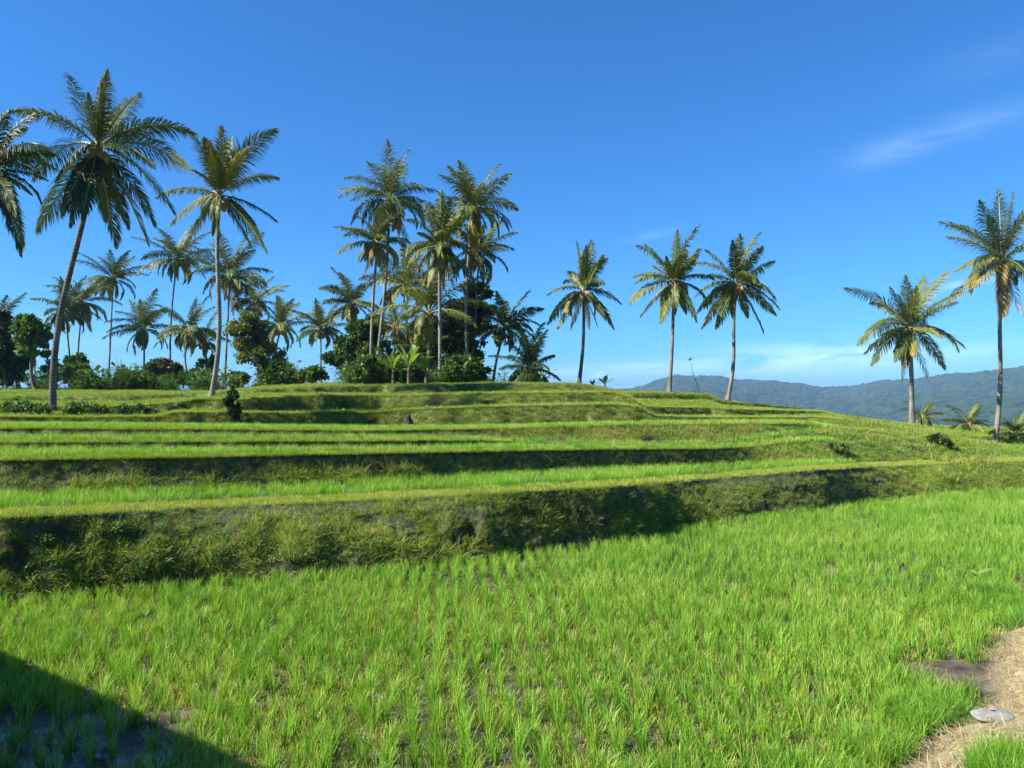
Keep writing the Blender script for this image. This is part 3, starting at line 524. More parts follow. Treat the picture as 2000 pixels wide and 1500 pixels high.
def palm(base, crown, D, r, label, tips=(), nf=20, tone=.28, bow=(0, 0), rad=None, nuts=10, name='coconut_palm', group='coconut palms on and behind the hill', yellow=2, thin=0., seed=None, dD=0., up=1.0, droop=1.0, skirt=0):
    """base, crown: frame positions of foot and heart of the crown; r: reach of the fronds in frame pixels; tips: frame positions of single frond ends"""
    global rng
    old = rng; rng = np.random.default_rng(seed if seed is not None else int(base[0] * 7 + crown[1]) + 5000)
    b = P(base[0], base[1], D); c = P(crown[0], crown[1], D + dD); s = D / F
    root = empty(name, b, label, 'palm tree', group)
    rad = rad or .1; hgt = c[2] - b[2]; L_ = r * s * 1.32
    pts = trunk_curve(b - [0, 0, .15], c - [0, 0, .12], bow); h = np.linspace(0, 1, len(pts))
    pts2 = np.stack([np.interp(np.linspace(0, 1, 90), h, pts[:, k]) for k in range(3)], -1); h2 = np.linspace(0, 1, 90)
    rr = rad * (1.0 - .35 * h2) * (1 + .85 * np.exp(-h2 * hgt / .3)) * (1 + .035 * np.sin(np.arange(90) * 2.2)) * (1 + .04 * rng.normal(size=90) * .5); rr *= 1 + .25 * np.exp(-((1 - h2) * hgt / .5))
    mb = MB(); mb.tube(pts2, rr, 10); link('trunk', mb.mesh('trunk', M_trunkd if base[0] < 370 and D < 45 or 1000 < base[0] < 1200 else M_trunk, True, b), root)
    near = D < 45; nl = 84 if near else 54; wd = (.042 if near else .064) * (1 if L_ > 3 else .7) * min(1, L_ / 3.8 + .2)
    mb = MB(); dirs = []
    for i, tp in enumerate(tips):
        # tip px: (x, y[, bulge[, tone]])
        q = P(tp[0], tp[1], D + dD); v = q - c; rl = np.linalg.norm(v); dep = math.sqrt(max((L_ * 1.0) ** 2 - rl ** 2, .05 * L_ ** 2)) * (1 if i % 2 else -1) * .5
        q = q + np.array([0, dep, 0]); q[0] *= 1 + dep / D; q[2] = H + (q[2] - H) * (1 + dep / D)
        bl = tp[2] if len(tp) > 2 else .25; tn = tp[3] if len(tp) > 3 else tone + .14 * rng.normal()
        v = q - c; ctrl = c + v * .5 + np.array([0, 0, bl * np.linalg.norm(v)]); frond(mb, c, ctrl, q, nl, wd, np.clip(tn, .03, 1), hang=.35 + .5 * rng.random(), tipdry=.25 * rng.random(), broken=thin)
    nf = int(nf * (1.18 if not tips else 1.0))
    for i in range(nf):
        f = (i + .5) / nf; a = i * 2.39996 + rng.normal() * .3
        e0 = (82 - 108 * f ** .9) * up + rng.normal() * 7; fall = (38 + 66 * f + rng.normal() * 10) * droop
        e0, e2 = R(e0), R(e0 - fall); hv = np.array([math.cos(a), math.sin(a), 0]); ll = L_ * (.78 + .22 * math.sin(math.pi * min(1, f + .25))) * (.9 + .2 * rng.random())
        sw = rng.normal() * .1 * np.array([-hv[1], hv[0], 0])
        c1 = c + ll * .52 * (hv * math.cos(e0) + np.array([0, 0, math.sin(e0)])); q = c1 + ll * .52 * (hv * math.cos(e2) + np.array([0, 0, math.sin(e2)]) + sw)
        tn = tone + .10 * rng.normal() + (.12 if f < .2 else 0)
        if i >= nf - yellow: tn = .66 + .2 * rng.random()
        frond(mb, c, c1, q, nl, wd, np.clip(tn, .03, 1), hang=.25 + .55 * f, tipdry=.35 * rng.random() * f, broken=thin + .05 * f)
    # the unopened spear and the fibrous sheath
    sp = np.array([rng.normal() * .06, 0, 1]); mb.tube(bez(c, c + sp * L_ * .15, c + sp * L_ * .32 + [.02 * L_, 0, 0], 8), np.linspace(.05, .01, 8), 4, .62, 0, cap=False)
    for k in range(skirt):                                                     # dead fronds hanging against the trunk
        a = rng.random() * 6.283; hv = np.array([math.cos(a), math.sin(a), 0]); frond(mb, c - [0, 0, .2], c + hv * .5 - [0, 0, .3 * L_], c + hv * .32 * L_ - [0, 0, .72 * L_], 26, wd * .8, .93, hang=.9)
    link('crown', mb.mesh('crown', [M_frond, M_rachis], False, b), root)
    mb = MB(); mb.tube([c - [0, 0, .35], c - [0, 0, .05], c + [0, 0, .25]], [rad * .75, rad * 1.15, rad * .5], 8, .9)
    for i in range(nuts):
        a = rng.random() * 6.283; q = c + np.array([math.cos(a) * (.22 + .18 * rng.random()), math.sin(a) * (.22 + .18 * rng.random()), -.28 - .3 * rng.random()]); mb.ball(q, .135 if near else .16, .3 + .6 * rng.random(), squash=(1, 1, 1.25))
    for i in range(5):                                                         # dry flower stalks
        a = rng.random() * 6.283; hv = np.array([math.cos(a), math.sin(a), 0]); mb.tube(bez(c, c + hv * .5 + [0, 0, .1], c + hv * .75 - [0, 0, .45], 6), [.035, .03, .025, .02, .015, .01], 4, .8, cap=False)
    link('coconut_bunch', mb.mesh('coconut_bunch', M_nut, True, b), root)
    for ch in root.children: ch.matrix_parent_inverse.identity()
    rng = old
    return root

palm((-110, 850), (-20, 335), 27, 128, 'tall palm half out of view at the left border, its fronds reaching into the sky',
     tips=((95, 290, .35), (92, 352, .2), (45, 480, .3), (40, 498, .3), (15, 215, .3), (62, 380, .2), (30, 420, .25), (50, 250, .3), (108, 330, .3)), nf=12, tone=.2, bow=(-.3, 0), nuts=12, seed=3, yellow=0)
palm((103, 817), (192, 287), 30, 185, 'tallest palm, leaning dark trunk rising from shrubs at the left, crown highest in the sky',
     tips=((208, 136, .0, .52), (134, 147, .04, .2), (196, 160, .0, .36), (273, 182, .12), (18, 216, .32), (362, 258, .30, .4), (372, 332, .22, .4), (66, 350, .32), (108, 352, .3), (72, 452, .12), (138, 440, .1), (226, 480, .02, .3), (160, 425, .05), (290, 480, .16), (338, 415, .22), (302, 440, .2), (300, 325, .2), (250, 445, .1), (172, 180, .0, .4), (236, 210, .02, .3), (120, 420, .15), (205, 430, .0, .2)),
     nf=1, tone=.16, bow=(-.35, 0, -.12), rad=.135, nuts=12, seed=8, yellow=0)
palm((411, 780), (428, 382), 37, 130, 'tall straight pale trunked palm with orange coconuts, second tallest at left',
     tips=((433, 248, .0, .4), (372, 258, .12), (398, 270, .05), (452, 268, .05, .5), (484, 287, .15, .62), (543, 348, .28), (305, 385, .28, .45), (332, 440, .22, .6), (356, 488, .12, .66), (540, 432, .2), (520, 492, .18), (488, 478, .08), (408, 275, .0), (462, 292, .05), (372, 330, .25), (505, 455, .2), (415, 290, .0), (440, 280, .0)),
     nf=3, tone=.28, bow=(.2, 0, .12), rad=.125, nuts=22, seed=12, yellow=0)
palm((211, 755), (221, 545), 74, 60, 'slender palm with straight thin trunk just right of the leaning tallest palm', nf=21, tone=.3)
palm((334, 760), (346, 508), 68, 68, 'slender palm beneath the second tallest crown, thin trunk curving slightly', nf=22, tone=.3, bow=(-.3, 0))
palm((438, 758), (449, 540), 60, 76, 'full crowned palm just right of the tall pale trunk, yellowing lower fronds', nf=23, tone=.34, yellow=4, skirt=3)
palm((142, 757), (128, 612), 66, 60, 'dark palm crown partly behind the leaning tallest trunk', nf=18, tone=.2)
palm((146, 757), (160, 592), 69, 58, 'palm right behind the leaning trunk with brown skirt under its crown', nf=18, tone=.32, skirt=3)
palm((281, 757), (282, 645), 70, 64, 'short palm with wide star shaped crown between two slender palms', nf=18, tone=.26)
palm((380, 760), (370, 648), 68, 66, 'short palm with curved trunk left of the tall pale trunk', nf=18, tone=.28, bow=(-.6, 0))
palm((410, 757), (400, 668), 72, 50, 'low palm peeping out behind the tall pale trunk', nf=15, tone=.33)
palm((505, 757), (497, 594), 72, 58, 'palm crown rising behind the olive leaved tree', nf=17, tone=.36)
palm((520, 755), (548, 640), 68, 62, 'palm with yellowish hanging fronds right of the olive leaved tree', nf=20, tone=.42, yellow=4)
palm((627, 750), (626, 645), 66, 56, 'short palm standing alone in the gap left of the central grove', nf=19, tone=.3, yellow=3)
palm((556, 752), (553, 727), 60, 26, 'tiny yellow green palm seedling at the foot of the purple bush', nf=9, tone=.66, nuts=0, yellow=0)
# the central grove
palm((724, 730), (737, 478), 52, 70, 'left of the twin thin trunks in the central grove, lower crown', nf=22, tone=.36, bow=(-.1, 0), yellow=5, rad=.12, skirt=2)
palm((733, 730), (762, 392), 53, 92, 'tallest palm of the central grove, shaggy crown above a thin curving trunk', nf=25, tone=.36, bow=(.15, 0), yellow=3, rad=.125, thin=.15, skirt=3)
palm((860, 752), (858, 482), 46, 84, 'middle palm of the central grove with clean pale trunk', nf=24, tone=.34, yellow=3, rad=.125, skirt=3,
     tips=((862, 372, .0, .45), (840, 395, .0), (815, 455, .2), (790, 500, .25), (900, 470, .2), (930, 560, .2), (835, 560, .1, .55), (905, 400, .1)))
palm((917, 750), (925, 412), 49, 88, 'right tall palm of the central grove, big round crown', nf=25, tone=.36, yellow=4, rad=.12, thin=.1, skirt=3, bow=(-.35, 0))
palm((921, 752), (935, 500), 54, 74, 'palm crown tucked directly under the right tall crown of the grove', nf=20, tone=.26)
palm((697, 752), (690, 596), 58, 62, 'palm at the left rim of the grove above the dark round tree', nf=20, tone=.36, bow=(.3, 0), skirt=1)
palm((840, 752), (838, 612), 49, 105, 'young palm with long arching fronds inside the grove', nf=17, tone=.40, up=1.1, rad=.2, yellow=3)
palm((792, 752), (796, 560), 57, 80, 'palm with yellowed drooping fronds in the heart of the grove', nf=22, tone=.46, yellow=5)
palm((770, 750), (772, 640), 55, 60, 'low palm between the twin trunks and the young arching palm', nf=17, tone=.32)
palm((818, 752), (815, 690), 48, 56, 'stemless looking palm low in the grove behind the banana leaves', nf=13, tone=.5, nuts=0)
palm((962, 750), (985, 642), 50, 74, 'dark leaning palm at the right rim of the grove', nf=21, tone=.12, bow=(-.1, 0), droop=1.15)
palm((1033, 748), (1035, 722), 47, 74, 'short dark palm with spreading fronds on the hill crest, right of the grove', nf=17, tone=.08, nuts=0, rad=.24, up=1.25, droop=.8, yellow=1)
# single palms on the crest
palm((1130, 752), (1139, 568), 47, 76, 'lone palm on the crest with narrow upright crown and dark slim trunk', tips=((1125, 472, .0), (1155, 470, .0), (1178, 498, .12), (1108, 530, .2), (1070, 575, .3, .5), (1070, 632, .25), (1090, 640, .2, .6), (1198, 642, .25), (1182, 625, .2, .6), (1175, 555, .2), (1145, 480, .0), (1135, 490, 0), (1165, 520, .05)), nf=6, tone=.28, bow=(.15, 0), skirt=3, yellow=0, rad=.12)
palm((1307, 766), (1316, 552), 45, 90, 'left palm of the pair on the crest, pale thin trunk', tips=((1322, 450, .0), (1260, 478, .12), (1368, 485, .12), (1235, 540, .25), (1230, 592, .3, .5), (1250, 618, .2, .62), (1290, 630, .1, .5), (1340, 612, .1, .6), (1360, 628, .2), (1395, 545, .25), (1300, 500, .0), (1335, 480, .0), (1362, 500, .05), (1275, 520, .1)), nf=8, tone=.3, bow=(.05, 0), yellow=0, rad=.12)
palm((1420, 781), (1439, 556), 48, 92, 'right palm of the pair on the crest, trunk gently curved', tips=((1445, 458, .0), (1378, 488, .15), (1490, 482, .15), (1512, 510, .1, .45), (1522, 604, .3), (1515, 615, .15, .6), (1490, 648, .15), (1372, 640, .2, .66), (1398, 640, .1), (1362, 610, .25), (1380, 540, .2), (1460, 620, .05, .55), (1430, 470, 0), (1470, 500, .0), (1385, 580, .25)), nf=8, tone=.3, bow=(.12, 0, .1), yellow=0, rad=.125, nuts=18)
palm((1781, 829), (1776, 640), 44, 108, 'bushy palm with yellow hanging fronds standing behind the grassy mound', tips=((1768, 538, .0), (1805, 540, .05), (1738, 560, .05), (1700, 590, .28), (1676, 672, .32, .5), (1688, 690, .25, .62), (1702, 712, .3), (1868, 590, .12, .5), (1885, 680, .3, .55), (1845, 720, .22), (1748, 705, .15), (1775, 700, .02, .72), (1785, 695, .02, .7), (1755, 575, .0), (1790, 560, .0), (1720, 655, .2, .6), (1840, 660, .3, .55)), nf=8, tone=.34, bow=(.05, 0), yellow=0, rad=.15, skirt=2)
palm((1942, 868), (1957, 507), 44, 118, 'tall palm at the right border with a long pale trunk and yellow skirt', tips=((1912, 392, .0), (1950, 372, .0), (1978, 375, .05, .5), (1860, 440, .28), (1850, 462, .12), (1865, 530, .3, .55), (1850, 590, .12, .6), (1955, 620, .02, .86), (1962, 615, .0, .84), (1985, 555, .2), (2010, 540, .25), (2040, 600, .3), (2060, 470, .2), (2010, 400, .1), (1930, 420, .0), (1990, 440, .1), (1900, 560, .1, .7)), nf=8, tone=.32, bow=(.12, 0, .1), yellow=1, rad=.14, skirt=1, nuts=14)
palm((1800, 834), (1802, 815), 58, 36, 'small dark palm seen low behind the trunk of the bushy right palm', nf=14, tone=.2, nuts=0, yellow=0)
palm((1893, 858), (1894, 832), 56, 44, 'small palm with pale fronds left of the right border palm', nf=15, tone=.42, nuts=0)
palm((1985, 880), (1984, 850), 48, 55, 'low dark palm at the foot of the right border palm', nf=15, tone=.3, nuts=0, yellow=1)
palm((12, 757), (2, 640), 62, 70, 'palm crown rising behind the dark tree at the left border', nf=18, tone=.12)

# ------------------------------------------------------------------ broadleaf trees and shrubs
def leaves(mb, blobs, n, size, tone, tv=.25, hang=.2, long=1.5):
    vol = np.array([b[3] * b[4] * b[5] for b in blobs]) ** .75; i = rng.choice(len(blobs), n, p=vol / vol.sum()); B_ = np.array(blobs)[i]
    d = unit(rng.normal(size=(n, 3))); q = (rng.random(n) ** .42)[:, None]
    lump = 1 + .35 * (fbm(d[:, 0] * 2.5 + B_[:, 0], d[:, 2] * 2.5 + B_[:, 2], 3)[:, None] - .5) * 2
    q = np.where(rng.random((n, 1)) < .2, q * (1.2 + .5 * rng.random((n, 1))), q)
    p = B_[:, :3] + d * B_[:, 3:] * q * lump
    ax = unit(d * .6 + rng.normal(size=(n, 3)) * .8 - [0, 0, hang]); sd_ = unit(np.cross(ax, rng.normal(size=(n, 3)))); nr_ = np.cross(ax, sd_)
    s_ = size * (.6 + .8 * rng.random(n))[:, None]
    V = np.stack([p, p + ax * s_ * long * .5 - sd_ * s_ * .5 + nr_ * s_ * .12, p + ax * s_ * long, p + ax * s_ * long * .5 + sd_ * s_ * .5 + nr_ * s_ * .12], 1)
    bt = rng.normal(size=len(blobs)) * tv * .8
    t = np.clip(tone + bt[i] + rng.normal(size=n) * tv * .6, 0, 1)
    mb.add(V.reshape(-1, 3), np.arange(n * 4).reshape(-1, 4), np.repeat(t, 4))
def tree(name, label, cat, cx, top, bot, half, D, mat, n, size, tone=.4, foot=None, nb=12, trunkr=.16, group=None, seed=1, low=.25, shape=1., deep=1., forks=3, hang=.2, long=1.5, parts=('trunk', 'crown')):
    """cx, top, bot, half: the tree's box in the frame; foot: row of its foot; low: bare part of the height"""
    global rng
    old = rng; rng = np.random.default_rng(seed)
    foot = foot or bot; b = P(cx if not isinstance(cx, tuple) else cx[1], foot, D); X0 = cx if not isinstance(cx, tuple) else cx[0]; s = D / F
    g = gz(b[0], b[1]); b[2] = min(b[2], g + .1) if abs(b[2] - g) < 1.2 else b[2]
    root = empty(name, b, label, cat, group)
    zt, zb_ = H - (top - HOR) * s, H - (bot - HOR) * s; hh = zt - zb_; cz = zb_ + hh * low; hw = half * s
    blobs = []
    nb = int(nb * 2.4); skew = rng.normal() * .25; crown_h = (zt - cz) / 2
    for i in range(nb):
        d = unit(rng.normal(size=3)); q = rng.random() ** .45; zz_ = d[2] * q
        wv = (1 - .35 * max(zz_, 0)) if shape > .8 else 1.; br = hw * (.10 + .22 * rng.random()) * (1.35 - .7 * q)
        blobs.append(((X0 - 1000) * s + d[0] * q * hw * wv * .95 + skew * hw * zz_, D + d[1] * q * hw * deep * .86, cz + crown_h + zz_ * crown_h * .9, br, br * deep, br * (.55 + .4 * rng.random())))
    mb = MB(); leaves(mb, blobs, int(n * 1.3), size * .85, tone, hang=hang, long=long); link(parts[1], mb.mesh('crown', mat, False, b), root)
    mb = MB(); top_c = np.array([(X0 - 1000) * s, D, cz + (zt - cz) * .35])
    mb.tube(bez(b - [0, 0, .2], (b + top_c) / 2 + [rng.normal() * .15 * hw, 0, 0], top_c, 9), np.linspace(trunkr * 1.25, trunkr * .55, 9), 8)
    st = bez(b, (b + top_c) / 2, top_c, 9)
    for k in range(forks + 2):
        q = blobs[int(rng.integers(len(blobs)))]; st0 = st[int(rng.integers(3, 8))]; e = np.array(q[:3]); mb.tube(bez(st0, (st0 + e) / 2 + [0, 0, -.08 * hh], e, 7), np.linspace(trunkr * .5, trunkr * .1, 7), 6)
    link(parts[0], mb.mesh('trunk', M_bark, True, b), root)
    rng = old
    return root
tree('thin_tree', 'ragged small tree between the light green tree and the leaning tallest trunk', 'tree', 108, 700, 756, 26, 61, M_leafg, 2600, .17, .35, nb=9, group='leafy trees among the palms', seed=41, low=.1, trunkr=.07)
tree('thin_tree', 'ragged small tree just left of the short star crowned palm', 'tree', 246, 712, 757, 20, 63, M_leafd, 1800, .17, .5, nb=8, group='leafy trees among the palms', seed=42, low=.1, trunkr=.06)
tree('green_bush', 'green shrub right of the short star crowned palm', 'bush', 298, 706, 757, 24, 60, M_leafg, 3000, .17, .3, nb=9, group='shrubs on the skyline', seed=43, low=0, parts=('stem', 'foliage'))
tree('thin_tree', 'dark thin crowned tree behind the tall pale trunk', 'tree', 402, 690, 758, 24, 70, M_leafd, 2400, .2, .4, nb=9, group='leafy trees among the palms', seed=44, low=.15, trunkr=.08)
tree('green_bush', 'low green bush left of the olive leaved tree trunk', 'bush', 466, 724, 757, 26, 60, M_leafg, 2200, .17, .45, nb=8, group='shrubs on the skyline', seed=45, low=0, parts=('stem', 'foliage'))
tree('green_bush', 'small dim bush right of the purplish bush', 'bush', 580, 732, 753, 16, 56, M_leafd, 900, .17, .5, nb=6, group='shrubs on the skyline', seed=46, low=0, parts=('stem', 'foliage'))
tree('thin_tree', 'low bushy tree filling the grove between twin trunks and young palm', 'tree', 768, 662, 752, 36, 58, M_leafd, 4600, .18, .5, nb=12, group='leafy trees among the palms', seed=47, low=0)
tree('thin_tree', 'bushy tree behind the middle grove trunk', 'tree', 850, 600, 752, 34, 59, M_leafd, 6500, .19, .4, nb=13, group='leafy trees among the palms', seed=48, low=0)
uX = np.concatenate([rng.uniform(-40, 430, 460), rng.uniform(470, 600, 160), rng.uniform(680, 960, 420), rng.uniform(960, 1060, 40)]); uD = np.where(uX < 640, rng.uniform(56, 63, len(uX)), rng.uniform(44, 52, len(uX)))
up_ = np.array([((x - 1000) / F * d, d, gz((x - 1000) / F * d, d) + .25 * rng.random()) for x, d in zip(uX, uD)])
scatter('undergrowth', 'brush', up_, (.6 + 1.1 * rng.random(len(uX)) ** 2) * (.15 + 1.5 * sstep(.38, .72, fbm(uX / 22., uX * 0, 3))), label='tangled low undergrowth along the skyline under the palms', cat='undergrowth')
TG = 'leafy trees among the palms'; SG = 'shrubs on the skyline'
tree('dark_tree', 'big dark tree filling the left border at the skyline', 'tree', -12, 588, 752, 52, 60, M_leafd, 12000, .22, .25, nb=18, group=TG, seed=2, low=.02, trunkr=.22)
tree('dark_tree', 'dark lower tree mass between left border and the light green tree', 'tree', 38, 660, 752, 42, 63, M_leafd, 8000, .22, .2, nb=12, group=TG, seed=3, low=0.)
tree('green_tree', 'airy light green tree with pale thin trunk near the left border', 'tree', (66, 70), 606, 745, 36, 57, M_leafg, 5500, .2, .5, nb=15, group=TG, seed=4, low=.18, foot=752, trunkr=.13, shape=.7)
tree('green_bush', 'rounded light green bush right of the leaning tallest trunk', 'bush', 160, 712, 756, 46, 60, M_leafg, 6000, .18, .5, nb=11, group=SG, seed=5, low=0, parts=('stem', 'foliage'))
tree('thin_tree', 'open branched thin leaved tree behind the light green bush', 'tree', 150, 688, 752, 30, 66, M_leafd, 1500, .2, .4, nb=9, group=TG, seed=6, low=.35, trunkr=.1)
tree('green_bush', 'green bush at the foot of the slender palm left of centre gap', 'bush', 262, 720, 758, 32, 62, M_leafg, 4200, .18, .45, nb=9, group=SG, seed=7, low=0, parts=('stem', 'foliage'))
tree('brown_tree', 'brownish round leafed tree behind the slender curving palm trunk', 'tree', 333, 694, 758, 36, 62, M_leafr, 5000, .22, .5, nb=11, group=TG, seed=8, low=.08)
tree('red_shrub', 'small reddish twiggy shrub right of the first slender trunk', 'bush', 232, 734, 758, 12, 61, M_leafr, 700, .16, .7, nb=5, group=SG, seed=28, low=0, parts=('stem', 'foliage'))
tree('green_bush', 'dim green bush between the two tall left palm trunks', 'bush', 384, 722, 760, 34, 60, M_leafd, 4200, .2, .5, nb=9, group=SG, seed=9, low=0, parts=('stem', 'foliage'))
tree('olive_tree', 'tall olive leaved tree with airy crown, left of the sky gap', 'tree', (500, 505), 596, 742, 56, 58, M_leafo, 10500, .15, .55, nb=20, group=TG, seed=10, low=.06, foot=757, trunkr=.16, shape=.6)
tree('purple_bush', 'dark purplish bush right below the olive leaved tree', 'bush', 545, 700, 755, 34, 57, M_leafd, 2600, .2, .35, nb=9, group=SG, seed=11, low=.1, foot=756, parts=('stem', 'foliage'))
tree('cassava_bush', 'low dark flat topped bush in the gap left of the grove', 'bush', 610, 722, 750, 32, 54, M_leafd, 1500, .22, .5, nb=8, group=SG, seed=12, low=.35, parts=('stem', 'foliage'))
tree('dark_tree', 'dark round tree at the left side of the central grove', 'tree', 702, 606, 748, 56, 56, M_leafd, 14000, .19, .42, nb=20, group=TG, seed=13, low=.05, foot=752, trunkr=.2)
tree('dark_tree', 'tallest dark tree behind the right grove palms', 'tree', 915, 515, 748, 52, 55, M_leafd, 19000, .19, .42, nb=26, group=TG, seed=14, low=.02, trunkr=.25, foot=750, shape=.5)
tree('dark_tree', 'dark tree filling the gap between the middle and right grove trunks', 'tree', 892, 620, 748, 40, 50, M_leafd, 9000, .18, .5, nb=14, group=TG, seed=15, low=.0, foot=750)
tree('dark_tree', 'shaded tree behind the young arching palm', 'tree', 812, 640, 752, 52, 60, M_leafd, 8000, .2, .35, nb=13, group=TG, seed=16, low=0)
tree('vine_bush', 'bright creeper covered bush at the foot of the twin trunks', 'bush', 712, 690, 748, 28, 44, M_leafg, 4600, .13, .5, nb=10, group=SG, seed=17, low=0, shape=.5, parts=('stem', 'foliage'))
tree('dark_bush', 'dark bush right of the twin trunks under the banana leaves', 'bush', 775, 714, 748, 60, 45.5, M_leafd, 9000, .13, .5, nb=16, group=SG, seed=18, low=0, parts=('stem', 'foliage'))
tree('green_bush', 'leafy undergrowth bush between middle and right grove trunks', 'bush', 888, 690, 750, 30, 45, M_leafd, 4500, .13, .6, nb=11, group=SG, seed=19, low=0, parts=('stem', 'foliage'))
tree('dark_bush', 'low dark bush under the tallest dark tree', 'bush', 940, 700, 750, 26, 50, M_leafd, 3500, .15, .3, nb=9, group=SG, seed=20, low=0, parts=('stem', 'foliage'))
tree('columnar_shrub', 'dark upright shrub standing on the hill bank below the banana plant', 'bush', 455, 750, 834, 17, 26.3, M_leafd, 5200, .06, .3, nb=14, group='shrubs on the terraces', seed=21, low=0, trunkr=.04, shape=.6, parts=('stem', 'foliage'))
tree('low_shrub', 'low green shrub right of the leaning palm foot', 'bush', 165, 787, 828, 48, 27, M_leafd, 6500, .07, .6, nb=14, group='shrubs on the terraces', seed=22, low=0, trunkr=.03, parts=('stem', 'foliage'))
tree('low_shrub', 'wide leafy shrub left of the leaning palm foot', 'bush', 45, 783, 826, 60, 26.5, M_leafg, 7500, .07, .4, nb=15, group='shrubs on the terraces', seed=23, low=0, trunkr=.03, parts=('stem', 'foliage'))
tree('low_shrub', 'rough shrub on the terrace left of the dark upright shrub', 'bush', 262, 788, 826, 52, 27.5, M_leafg, 6500, .07, .35, nb=14, group='shrubs on the terraces', seed=24, low=0, trunkr=.03, parts=('stem', 'foliage'))
tree('low_shrub', 'small shrub above the dark bank edge near the dark upright shrub', 'bush', 350, 788, 812, 22, 28, M_leafg, 2600, .07, .3, nb=8, group='shrubs on the terraces', seed=25, low=0, trunkr=.03, parts=('stem', 'foliage'))
tree('low_shrub', 'dark shrub at the foot of the mound near the right border palm', 'bush', 1838, 842, 884, 22, 28.5, M_leafd, 3200, .07, .5, nb=9, group='shrubs on the terraces', seed=26, low=0, trunkr=.03, parts=('stem', 'foliage'))
tree('low_shrub', 'dark leafy shrub at the left corner of the mound foot', 'bush', 1630, 868, 892, 30, 25.5, M_leafd, 2800, .06, .55, nb=9, group='shrubs on the terraces', seed=27, low=0, trunkr=.03, parts=('stem', 'foliage'))

# ------------------------------------------------------------------ banana plants
def banana(x, foot, D, hpx, nl, label, seed, tone=.5, spread=1.):
    global rng
    old = rng; rng = np.random.default_rng(seed); b = P(x, foot, D); root = empty('banana_plant', b, label, 'banana plant', 'banana plants on the skyline'); hh = hpx * D / F
    top = b + [0, 0, hh * .42]; mb = MB(); mb.tube(bez(b - [0, 0, .2], (b + top) / 2, top, 6), np.linspace(.11, .06, 6), 8, .02); link('stem', mb.mesh('stem', M_bark, True, b), root)
    for i in range(nl):
        a = i * 2.4 + rng.random(); e = R(78 - 55 * (i / nl)); hv = np.array([math.cos(a), math.sin(a) * .6, 0]); ll = hh * (.55 + .2 * rng.random()) * spread
        r = bez(top, top + (hv * math.cos(e) + [0, 0, math.sin(e)]) * ll * .6, top + hv * ll * math.cos(e) * 1.25 + [0, 0, ll * math.sin(e) * .85], 12)
        t = unit(np.gradient(r, axis=0)); sd_ = unit(np.cross(t, [0, 0, 1.]) + rng.normal() * .12); nr_ = np.cross(sd_, t)
        wv = np.sin(np.pi * np.clip(np.linspace(-.12, 1, 12), 0.02, .985)) ** .6 * hh * .085 * (1 + .25 * rng.random()); wv[:2] = .02
        V = np.concatenate([r - sd_ * wv[:, None] + nr_ * wv[:, None] * .3, r, r + sd_ * wv[:, None] + nr_ * wv[:, None] * .3]); k = np.arange(11)[:, None]
        mb = MB(); mb.add(V, np.concatenate([k + [0, 12, 13, 1], k + [12, 24, 25, 13]]), np.clip(tone + .2 * rng.normal(), 0, 1)); link('leaf', mb.mesh('leaf', M_banana, True, b), root)
    rng = old
banana(440, 760, 56, 34, 6, 'banana plant with upright leaves right of the tall pale trunk', 1)
banana(425, 762, 58, 26, 5, 'small banana plant beside the tall pale trunk foot', 2)
banana(472, 758, 57, 22, 5, 'low banana plant at the foot of the olive leaved tree', 3, .35)
banana(798, 748, 43.2, 72, 9, 'big bright banana plant in front of the central grove', 4, .75, 1.15)
banana(768, 748, 43.4, 60, 7, 'banana plant with broad leaves beside the big bright one, nearer the twin trunks', 5, .6, 1.1)
banana(832, 750, 43.3, 58, 7, 'banana plant between the big bright one and the middle grove trunk', 6, .65)
banana(1182, 766, 56, 34, 8, 'pale leaved banana plant peeping over the crest right of the lone palm', 7, .8)
banana(1158, 764, 57, 26, 6, 'lower dark banana plant beside the pale leaved one on the crest', 8, .4)

# ------------------------------------------------------------------ small things
def place(ob, b): ob.location = tuple(b)
b = P(1369, 768, 49); root = empty('bamboo_pole', b, 'thin leaning bamboo pole with a small wind vane, between the palm pair', 'pole')
mb = MB(); t1 = P(1353, 727, 49); mb.tube(bez(b - [0, 0, .2], (b + t1) / 2, t1, 6), np.linspace(.035, .02, 6), 6); link('pole', mb.mesh('pole', solid('bamboo', [(.3, (.35, .32, .22)), (.7, (.55, .5, .38))], scale=9), True, b), root)
mb = MB(); t2 = P(1348, 698, 49); mb.tube([t1, (t1 + t2) / 2, t2], [.012, .01, .006], 4); link('tip', mb.mesh('tip', solid('bamboo_tip', [(.3, (.4, .36, .26)), (.7, (.6, .55, .42))], scale=9), True, b), root)
mb = MB(); q = P(1348, 703, 49)
mb.add([q + [-.12, 0, .03], q + [.12, 0, .14], q + [.14, .02, .06], q + [-.1, .02, -.05]], [[0, 1, 2, 3]]); mb.add([q + [-.05, -.12, .14], q + [.05, .12, .1], q + [.07, .12, -.02], q + [-.03, -.12, -.04]], [[0, 1, 2, 3]])
link('vane', mb.mesh('vane', solid('tin', [(.3, (.35, .35, .33)), (.7, (.55, .55, .52))], scale=5), False, b), root)
